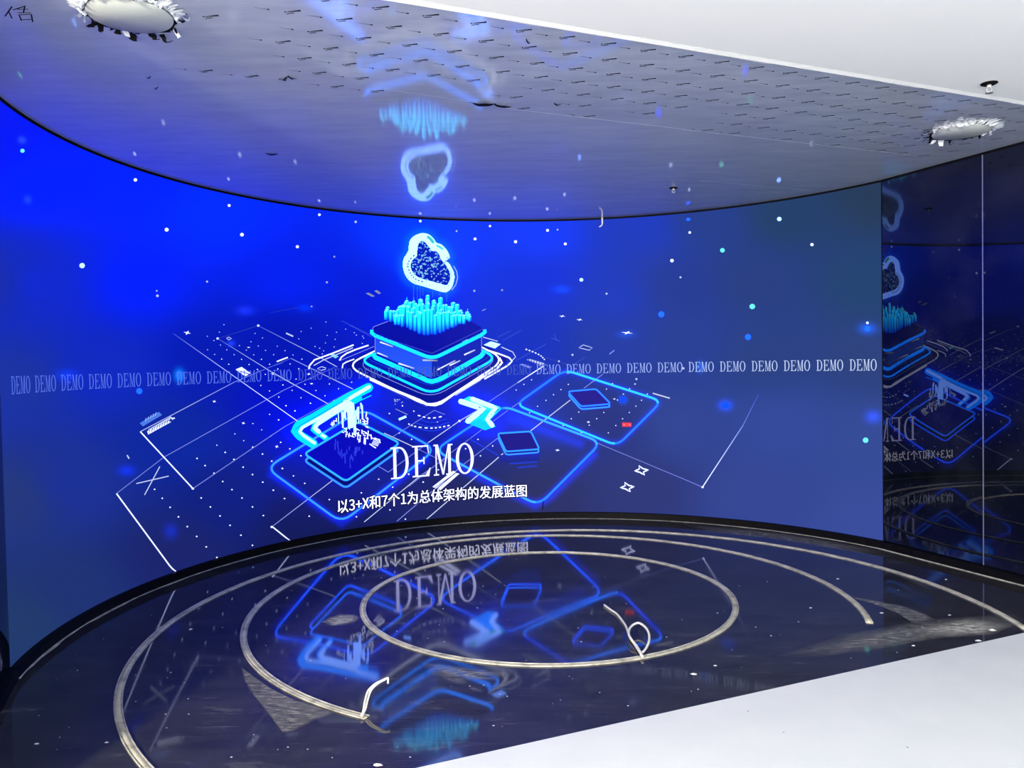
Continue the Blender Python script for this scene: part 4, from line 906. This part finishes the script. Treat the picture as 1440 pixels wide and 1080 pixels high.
def word(P, th_left, th_right, z0, z1, c, gap=0.16):
    wl = 1.0/(4 + 3*gap)
    for i, L_ in enumerate(LET):
        for quad in L_:
            ids = []
            for x, y in quad:
                t = (i*(1+gap) + x)*wl
                P.V.append(cyl(th_left + (th_right-th_left)*t, z0 + (z1-z0)*y, P.off)); P.C.append((c[0], c[1], c[2], 1.0))
                ids.append(len(P.V)-1)
            P.F.append(tuple(ids))
g = Pic(24)
tl, zl = to_cyl(548.5, 673.5); tr, zr = to_cyl(667, 665.5); _, zt = to_cyl(552, 629)
word(g, tl, tr, (zl+zr)/2, zt, LIN(236, 238, 255, 1.35)*np.array([1, 1, 1.7]), 0.14)
pics.append(('title_text', g, 'large white DEMO lettering'))
for i in range(29):
    th = math.radians(190.92 - 5.6040*i)
    px, py = to_px(*[np.array(v) for v in cyl(th, 1.436)])
    k = 0.6 if 395 < px < 735 else (0.95 if px < 395 else 0.75 + 0.25*min(1, (px-735)/300))
    col = LIN(95, 125, 250, 0.95)*k if px < 735 else LIN(130, 160, 255, 1.0)*(1-min(1, (px-735)/420)) + LIN(205, 222, 255, 1.0)*min(1, (px-735)/420)
    g = Pic(22 if 395 < px < 735 else 3)
    hw = math.radians(2.28)
    word(g, th+hw, th-hw, 1.390, 1.480, col, 0.12)
    pics.append(('banner_word', g, None))

CAP = json.loads(CAP_JSON)
def caption(P, dx, dz, c, off):
    tl, zl = to_cyl(474, 722); tr, zr = to_cyl(740.5, 698); _, zt = to_cyl(740.5, 680.5)
    z0 = (zl+zr)/2; z1 = z0 + (zt-zr)
    V_, F_ = CAP
    xs = [v[0] for v in V_]; x0, x1 = min(xs), max(xs); ys = [v[1] for v in V_]; y0, y1 = min(ys), max(ys)
    b = len(P.V)
    for x, y in V_:
        P.V.append(cyl(tl + (tr-tl)*(x-x0)/(x1-x0) + dx, z0 + (z1-z0)*(y-y0)/(y1-y0) + dz, off)); P.C.append((c[0], c[1], c[2], 1.0))
    P.F += [tuple(b+i for i in f) for f in F_]
g = Pic(25)
for dx, dz in ((0.0036, 0), (-0.0036, 0), (0, 0.010), (0, -0.010), (-0.003, -0.008), (0.003, -0.008)):
    caption(g, dx, dz, LIN(6, 8, 50), g.off)
caption(g, 0, 0, LIN(250, 252, 255, 1.7)*np.array([1, 1, 1.4]), g.off + 0.0012)
for dx in (0.0005, -0.0005): caption(g, dx, 0, LIN(250, 252, 255, 1.7)*np.array([1, 1, 1.4]), g.off + 0.0012)
pics.append(('caption_text', g, 'white Chinese caption line'))

# the face itself, a fine grid that carries the soft colours and the painted grey wash
NT, NZ = 640, 210
T = np.linspace(TH0, TH1, NT+1); Z = np.linspace(ZB, ZT-0.016, NZ+1)
TT, ZZ = np.meshgrid(T, Z, indexing='ij')
X = CX + RAD*np.cos(TT); Y = CY + RAD*np.sin(TT)
PX, PY = to_px(X, Y, ZZ)
cols = screen_colours(PX, PY)
V = np.stack([X, Y, ZZ], -1).reshape(-1, 3)
idx = np.arange((NT+1)*(NZ+1)).reshape(NT+1, NZ+1)
F = np.stack([idx[:-1, :-1], idx[:-1, 1:], idx[1:, 1:], idx[1:, :-1]], -1).reshape(-1, 4)
face = mesh('display_face', V.tolist(), F.tolist(), m_led, led)
set_light(face, np.concatenate([cols.reshape(-1, 3), np.ones((len(V), 1))], 1))
for name, P, label in pics:
    if name in ('sky_specks', 'small_signs'):
        for q in P.pieces(1.5): q.build(name[:-1], face)
    else:
        o = P.build(name, face, label)
        if name == 'dot_pattern': tag(o, kind='stuff')

# ------------------------------------------------------------------ light channels let into the floor
def ring(name, label, c, r, t0, t1, n, closed=False):
    root = empty(name, (c[0] + r*math.cos(t0), c[1] + r*math.sin(t0), 0)); tag(root, label, 'light channel', 'curved light channels in the floor')
    def strip(part, profile, m):
        V, F = [], []
        cnt = n if closed else n+1
        for i in range(cnt):
            t = t0 + (t1-t0)*i/n
            for dr, z in profile:
                V.append((c[0]+(r+dr)*math.cos(t), c[1]+(r+dr)*math.sin(t), z))
        k = len(profile)
        for i in range(n):
            j = (i+1) % cnt
            for q in range(k):
                q2 = (q+1) % k
                F.append((i*k+q, j*k+q, j*k+q2, i*k+q2))
        if not closed:
            F.append(tuple(range(k))); F.append(tuple(range(n*k, n*k+k))[::-1])
        mesh(part, V, F, m, root, True)
    strip('diffuser', [(-0.0135, 0.0004), (-0.0135, 0.004), (0, 0.0055), (0.0135, 0.004), (0.0135, 0.0004)], m_ring)
    strip('channel_edge', [(-0.019, 0.0004), (-0.0185, 0.0065), (-0.014, 0.0065), (-0.014, 0.0004)], m_ring_edge)
    strip('channel_edge', [(0.014, 0.0004), (0.014, 0.0065), (0.0185, 0.0065), (0.019, 0.0004)], m_ring_edge)
    return root
ring('light_channel', 'pale full-circle light channel, the innermost ring on the floor', (0.2010, 5.0252), 1.165, 0, 2*math.pi, 160, True)
def ang(c, p): return math.atan2(p[1]-c[1], p[0]-c[0])
c2 = (0.22535, 4.94852)
e0 = ang(c2, at_z(1225, 877, 0)); e1 = ang(c2, at_z(516, 1010, 0)) % (2*math.pi)
ring('light_channel', 'middle pale light channel, open curve ending beside the upright cable stub', c2, 1.8465, e0, e1, 120)
c3 = (0.37286, 4.57794)
def meet(c, r, side):
    best = None
    for i in range(2000):
        t = -math.pi/2 + side*i*0.0012
        x, y = c[0]+r*math.cos(t), c[1]+r*math.sin(t)
        if y > FLOOR_EDGE.y + UX.y/UX.x*x + 0.035: return t
e0, e1 = meet(c3, 2.4215, 1), meet(c3, 2.4215, -1) % (2*math.pi)
ring('light_channel', 'outermost pale light channel, running close along the screen skirting', c3, 2.4215, e0, e1, 160)

# cables
def cable(label, strands, r):
    p = strands[0][0]
    root = empty('cable', p); tag(root, label, 'cable')
    for s in strands:
        V, F = tube(smooth_path(s, 6), r, 8)
        mesh('strand', V, F, m_cable, root, True)
    return root
b = at_z(508, 1007, 0.013)
tall = [b, at_z(511, 998, 0.02), at_z(513.5, 984, 0.045), at_z(518, 971, 0.075), at_z(528, 961.5, 0.10), at_z(538, 956.5, 0.115), at_z(544.5, 953.5, 0.12)]
off = Vector((0.010, 0.004, 0))
cable('short white twin cable bent up from the end of the middle ring', [tall, [p+off*(0.4+0.8*math.sin(i*0.55)) for i, p in enumerate(tall)] + [at_z(545.5, 961, 0.105)]], 0.0042)
lp = [at_z(904, 924, 0.014), at_z(900, 916, 0.018), at_z(895, 908, 0.02), at_z(888.5, 900, 0.03), at_z(884.5, 892, 0.036), at_z(885, 885, 0.04), at_z(890, 879, 0.045), at_z(898, 876, 0.048), at_z(907, 881.5, 0.045), at_z(912.5, 891, 0.038), at_z(912.5, 902, 0.03), at_z(908.5, 911.5, 0.02), at_z(903.5, 917.5, 0.016)]
tail = [at_z(903, 923, 0.016), at_z(893, 907, 0.012), at_z(885.5, 896, 0.012), at_z(881, 882, 0.008), at_z(874.5, 872, 0.007), at_z(867, 863, 0.007), at_z(858, 857, 0.007), at_z(849.5, 850.5, 0.007)]
cable('white cable lying in a loop with a long tail on the innermost ring', [lp, tail], 0.0062)

# dust, smears and crumbs on the floor
dust_parts = []
def smear(name, pts, m, z, edge=0.25, parent=floor):
    """patch of dust that thins out towards its rim"""
    P = [at_z(x, y, z) for x, y in pts]
    cen = sum(P, Vector())/len(P)
    V, F, fade = [cen], [], [1.0]
    n = len(P)
    for q, f in ((1-edge, 1.0), (1.0, 0.0)):
        V += [cen + (p-cen)*q for p in P]; fade += [f]*n
    for i in range(n):
        j = (i+1) % n
        F.append((0, 1+i, 1+j)); F.append((1+i, 1+n+i, 1+n+j, 1+j))
    o = mesh(name, V, F, m, parent)
    at = o.data.attributes.new('fade', 'FLOAT', 'POINT'); at.data.foreach_set('value', fade)
    return o
smear('dust_patch', [(338,937),(343,957),(354,975),(370,995),(398,1032),(412,1030),(440,1015),(472,1003),(440,992),(410,982),(380,967),(358,952)], m_dust, 0.0012, 0.10)
smear('dust_patch', [(450,875),(462,868),(478,863),(500,864),(507,868),(500,876),(485,879),(465,881)], m_dust_pale, 0.0012, 0.5)
smear('dust_patch', [(1180,835),(1225,843),(1268,851),(1300,862),(1320,872),(1290,878),(1283,876),(1262,862),(1225,848)], m_dust, 0.0012, 0.25)
smear('dust_patch', [(962,737),(1040,742),(1110,750),(1180,762),(1262,778),(1240,783),(1150,768),(1060,754),(980,747)], m_dust, 0.0012, 0.5)
smear('dust_patch', [(1080,925),(1180,893),(1290,872),(1400,862),(1440,862),(1440,880),(1330,897),(1230,915),(1150,925)], m_dust, 0.0009, 0.6)
smear('dust_patch', [(590,930),(640,936),(720,946),(700,958),(640,958),(600,948)], m_dust, 0.0012, 0.6)
smear('dust_patch', [(1280,885),(1360,868),(1430,878),(1400,893),(1330,897)], m_dust_pale, 0.0011, 0.75)
V, F = [], []
rd = random.Random(5)
def crumb(V, F, x, y, z, s, rnd_):
    b = len(V); a = rnd_.uniform(0, 3.1)
    for k in range(5):
        t = a + 6.2832*k/5; q = s*rnd_.uniform(0.6, 1.2)
        V.append((x+q*math.cos(t)*1.5, y+q*math.sin(t), z))
    V.append((x, y, z + s*0.5))
    for k in range(5): F.append((b+k, b+(k+1) % 5, b+5))
    F.append(tuple(b+4-k for k in range(5)))
for k in range(150):
    px, py = rd.uniform(30, 1400), rd.uniform(770, 1070)
    p = at_z(px, py, 0.0002)
    if (p-Vector((CX, CY, 0))).length > RAD-0.1 or p.y < FLOOR_EDGE.y + 0.42*p.x + 0.1: continue
    crumb(V, F, p.x, p.y, 0.0002, rd.uniform(0.0012, 0.0035), rd)
o = mesh('dust_specks', V, F, m_chip, floor); tag(o, 'tiny pale dust specks', kind='stuff')
for px, py, s in ((1376,901,0.012),(1285,908,0.008),(1395,886,0.016),(1335,865,0.007),(1240,862,0.008),(1140,855,0.008),(1006,936,0.007),(975,948,0.012),(1330,815,0.008),(1178,814,0.008),(530,1076,0.014),(52,1046,0.008),(150,1044,0.007),(268,885,0.009)):
    p = at_z(px, py, 0.0)
    V, F = [], []
    crumb(V, F, 0, 0, 0.0003, s, rd)
    o = mesh('plaster_crumb', V, F, m_chip); o.location = (p.x, p.y, 0)
    tag(o, 'small pale plaster crumb lying on the dark polished floor', 'crumb', 'plaster crumbs on the floor')
for px, py in ((1052,1000),(1102,1030),(1276,1051)):
    p = at_z(px, py, 0.006)
    V, F = [], []; crumb(V, F, 0, 0, 0.0001, 0.0035, rd)
    o = mesh('grit_speck', V, F, m_mark); o.location = (p.x, p.y, 0.006)
    tag(o, 'dark grit speck lying on the white floor', 'grit', 'grit specks on the white floor')

# ------------------------------------------------------------------ things on the ceiling
# print on the protective film: rows of small arrows and signs
V, F = [], []
zc = ZT - 0.0008
def flat(pts):
    b = len(V)
    for p in pts: V.append((p.x, p.y, zc))
    F.append(tuple(range(b, b+len(pts))))
rp = random.Random(3)
o0 = at_z(690, 37, ZT)
for row in range(-1, 7):
    for i in range(-6, 18):
        p = o0 + UX*(0.198*i + (0.09 if row % 2 else 0.0)) + UN*(0.151*row)
        if p.y < CEIL_EDGE.y + UX.y/UX.x*p.x + 0.05: continue
        if (p-Vector((CX, CY, ZT))).length > RAD-0.2: continue
        if row > 3 and rp.random() < 0.45: continue
        if i < -4 and rp.random() < 0.5: continue
        a, b = p, p + UX*0.052
        w = UN*0.0016
        flat([a-w*0.5, b-w, b+w, a+w*0.5])
        flat([b + UX*0.006*math.cos(t) + UN*0.006*math.sin(t) for t in [k*math.pi/3 for k in range(6)]])
        q = p + UX*0.115
        flat([q + UX*0.005*math.cos(t) + UN*0.005*math.sin(t) for t in [k*math.pi/3 for k in range(6)]])
        e = q + UX*0.006 - UN*0.004
        w = (UX*0.3+UN)*0.004
        flat([e-w*0.2, e+UX*0.045-UN*0.030-w, e+UX*0.05-UN*0.024+w*0.4, e+w])
        flat([e+UN*0.016, e+UN*0.022, e+UX*0.028+UN*0.004, e+UX*0.024-UN*0.001])
o = mesh('film_print', V, F, m_mark, ceiling); tag(o, 'rows of small dark arrows printed on the film', kind='stuff')
# pencilled characters at the far left
V, F = [], []
def stroke(a, b, w=0.005):
    a, b = at_z(*a, zc), at_z(*b, zc); d = (b-a).normalized(); n = Vector((-d.y, d.x, 0))*w/2
    flat([a-n, b-n, b+n, a+n])
for a, b in (((7,23),(17,9)),((12,16),(17,26)),((18,14),(34,9)),((24,13),(40,13)),((25,18),(44,18)),((27,21),(30,29)),((27,21),(44,20)),((44,20),(46,31)),((30,28),(45,27)),((35,8),(33,18))):
    stroke(a, b)
mesh('scribbled_sign', V, F, m_mark, ceiling)
# joints of the ceiling boards
def joint(pts, w, name='joint_line'):
    V, F = [], []
    P = [at_z(x, y, ZT-0.0012) for x, y in pts]
    for i, p in enumerate(P):
        ww = w*(0.5 + rp.random())
        V += [p - UN*ww/2, p + UN*ww/2]
    for i in range(len(P)-1): F.append((2*i, 2*i+1, 2*i+3, 2*i+2))
    mesh(name, V, F, m_torn, ceiling)
def along(a, b, n): return [(a[0]+(b[0]-a[0])*i/n, a[1]+(b[1]-a[1])*i/n) for i in range(n+1)]
joint(along((700,151),(960,181.5),26), 0.006)
joint(along((960,182),(1120,200),16) + along((1121,200),(1290,219),14), 0.006)
joint(along((1075,218),(1118,203),6), 0.004)
joint(along((985,254),(1150,268.5),14), 0.004)
joint(along((540,125),(660,143),12), 0.0025)

# round white discs in torn holes of the film
def disc(center, rad, label, seed, dz):
    rr_ = random.Random(seed)
    root = empty('ceiling_disc', (center.x, center.y, ZT)); tag(root, label, 'ceiling disc')
    # ragged dark hole, a little off the cover
    away = Vector((center.x, center.y, 0)).normalized()*(0.030 if center.x < 0 else 0.050)
    V, F = [], []
    n = 120
    for k in range(n):
        t = 2*math.pi*k/n
        q = rad*1.06 + 0.018*abs(math.sin(3.7*t+seed))*rr_.random() + (0.035*rr_.random() if rr_.random() < 0.2 else 0)
        V.append((center.x+away.x+q*math.cos(t), center.y+away.y+q*math.sin(t), ZT-0.0014))
    F.append(tuple(range(n))[::-1])
    mesh('torn_hole', V, F, m_gap, root)
    # crumpled film pushed up along the near rim
    V, F = [], []
    n = 70
    t0, t1 = -math.pi*0.98, math.pi*0.12
    for k in range(n+1):
        t = t0 + (t1-t0)*k/n
        e = math.sin(math.pi*k/n)**0.5
        for q, z in ((rad*0.985, 0.004), (rad*1.05+0.012*rr_.random(), 0.012+0.012*rr_.random()), (rad*1.12+0.03*e*rr_.random(), 0.004+0.008*rr_.random()), (rad*1.16+0.065*e*rr_.random(), 0.0016)):
            V.append((center.x+q*math.cos(t), center.y+q*math.sin(t), ZT-z))
    for k in range(n):
        for j in range(3):
            if rr_.random() < 0.9: F.append((4*k+j, 4*k+4+j, 4*k+5+j, 4*k+1+j))
    mesh('crumpled_film', V, F, m_torn, root)
    V, F = lathe([(rad*0.93, -0.0016), (rad*0.99, -dz+0.004), (rad, -dz), (rad*0.985, -dz-0.004), (rad*0.05, -dz-0.006)], (center.x, center.y, ZT), 56)
    mesh('cover', V, F, m_disc, root, True)
    # curled scraps of film around the rim
    for k in range(26):
        t = 2*math.pi*(k + rr_.uniform(-0.6, 0.6))/26
        d = Vector((math.cos(t), math.sin(t), 0)); s = Vector((-d.y, d.x, 0))
        p = Vector((center.x, center.y, ZT-0.002)) + UN*0.02 + d*(rad*1.05 + rr_.uniform(0, 0.03))
        w, l, h = rr_.uniform(0.004, 0.020), rr_.uniform(0.02, 0.07), rr_.uniform(0.006, 0.034)
        lean = rr_.uniform(-0.03, 0.03)
        V, F = [], []
        for j in range(6):
            f = j/5
            c = p + d*(l*f*0.6) + s*(lean*f + 0.012*f*rr_.uniform(-1, 1)) + Vector((0, 0, -h*math.sin(f*2.4)))
            ww = w*(1-0.7*f)*rr_.uniform(0.5, 1.4)
            V += [c - s*ww, c + s*ww]
        for j in range(5): F.append((2*j, 2*j+1, 2*j+3, 2*j+2))
        far = d.y > 0.1
        mesh('torn_film', V, F, m_gap if (rr_.random() < (0.7 if far else 0.25)) else m_torn, root)
    return root
c1 = at_z(183, 17, ZT); disc(c1, 0.152, 'larger white round disc in a ragged torn hole at the upper left of the ceiling', 4, 0.014)
c2_ = at_z(1352, 183, ZT); disc(c2_, 0.160, 'white round disc in torn film on the right of the ceiling, above the black panels', 9, 0.012)

def sprinkler(p, label, s=1.0):
    root = empty('sprinkler_head', p); tag(root, label, 'sprinkler')
    V, F = lathe([(0.034*s, 0.0), (0.034*s, -0.003*s), (0.026*s, -0.007*s), (0.012*s, -0.008*s)], p, 24)
    mesh('flange', V, F, m_gap, root, True)
    V, F = lathe([(0.009*s, -0.007*s), (0.009*s, -0.018*s), (0.006*s, -0.02*s)], p, 14)
    mesh('body', V, F, m_disc, root, True)
    V, F = [], []
    for sg in (-1, 1):
        v, f = tube([p + Vector((sg*0.006*s, 0, -0.018*s)), p + Vector((sg*0.012*s, 0, -0.028*s)), p + Vector((sg*0.004*s, 0, -0.040*s))], 0.0022*s, 6)
        F += [tuple(i+len(V) for i in q) for q in f]; V += v
    mesh('frame_arms', V, F, m_disc, root)
    V, F = lathe([(0.004*s, -0.038*s), (0.016*s, -0.041*s), (0.016*s, -0.043*s), (0.004*s, -0.044*s)], p, 16)
    mesh('deflector', V, F, m_steel, root)
    return root
sprinkler(at_z(1391, 117, ZT-0.004), 'small sprinkler head with black flange on the white ceiling at the right', 1.15)
sprinkler(at_z(947, 264, ZT), 'tiny sprinkler head on the dark ceiling near the screen top', 1.0)

# bits of torn film, curled down from the ceiling
def scrap(px, py, l, w, ang_, label, m=m_mark):
    p = at_z(px, py, ZT-0.001)
    d = Vector((math.cos(ang_), math.sin(ang_), 0)); s = Vector((-d.y, d.x, 0))
    V, F = [], []
    for j in range(7):
        f = j/6
        c = d*(l*(f-0.5)) + Vector((0, 0, -0.010*math.sin(f*math.pi)**2)) + s*(0.25*w*math.sin(f*9))
        ww = w*math.sin(math.pi*min(max(f, 0.08), 0.93))**0.6/2
        V += [c - s*ww, c + s*ww, c + s*ww + Vector((0, 0, 0.001)), c - s*ww + Vector((0, 0, 0.001))]
    for j in range(6):
        for q in range(4): F.append((4*j+q, 4*j+(q+1) % 4, 4*j+4+(q+1) % 4, 4*j+4+q))
    F.append((3, 2, 1, 0)); F.append((24, 25, 26, 27))
    o = mesh('film_scrap', V, F, m); o.location = p
    tag(o, label, 'film scrap', 'torn film scraps on the ceiling')
scrap(680, 146, 0.105, 0.045, 0.15, 'wider dark film tear at the start of the pale ceiling joint', m_gap)
scrap(707, 148.5, 0.10, 0.028, 0.5, 'narrow dark film tear just right of the wide one on the ceiling joint', m_gap)
scrap(399, 110, 0.06, 0.016, 2.6, 'left dark flake of the pair forming a V on the ceiling')
scrap(411, 108.5, 0.05, 0.014, 0.9, 'right dark flake of the pair forming a V on the ceiling')
scrap(382, 216, 0.075, 0.030, 0.2, 'dark ragged flake above the left half of the screen top')
scrap(743, 58, 0.05, 0.008, 1.2, 'thin dark sliver near the white ceiling edge')
scrap(784, 146, 0.045, 0.014, 0.6, 'dark flake above the pale ceiling joint, right of the tears')
scrap(209, 108, 0.03, 0.006, -0.6, 'upper thin flake below the big ceiling disc')
scrap(219, 123, 0.035, 0.006, -0.6, 'lower thin flake below the big ceiling disc')

# white tie hanging from the gap above the screen
th, _ = to_cyl(847, 307)
pts = [Vector(cyl(th, ZT-0.002, 0.012)), Vector(cyl(th, ZT-0.03, 0.014)), Vector(cyl(th, ZT-0.06, 0.016)), Vector(cyl(th+0.004, ZT-0.08, 0.022)), Vector(cyl(th+0.010, ZT-0.088, 0.03))]
V, F = tube(smooth_path(pts, 4), 0.009, 8, 0.006)
o = mesh('hanging_tie', V, F, m_cable, None, True); tag(o, 'short white tie hanging from the gap above the screen', 'tie')
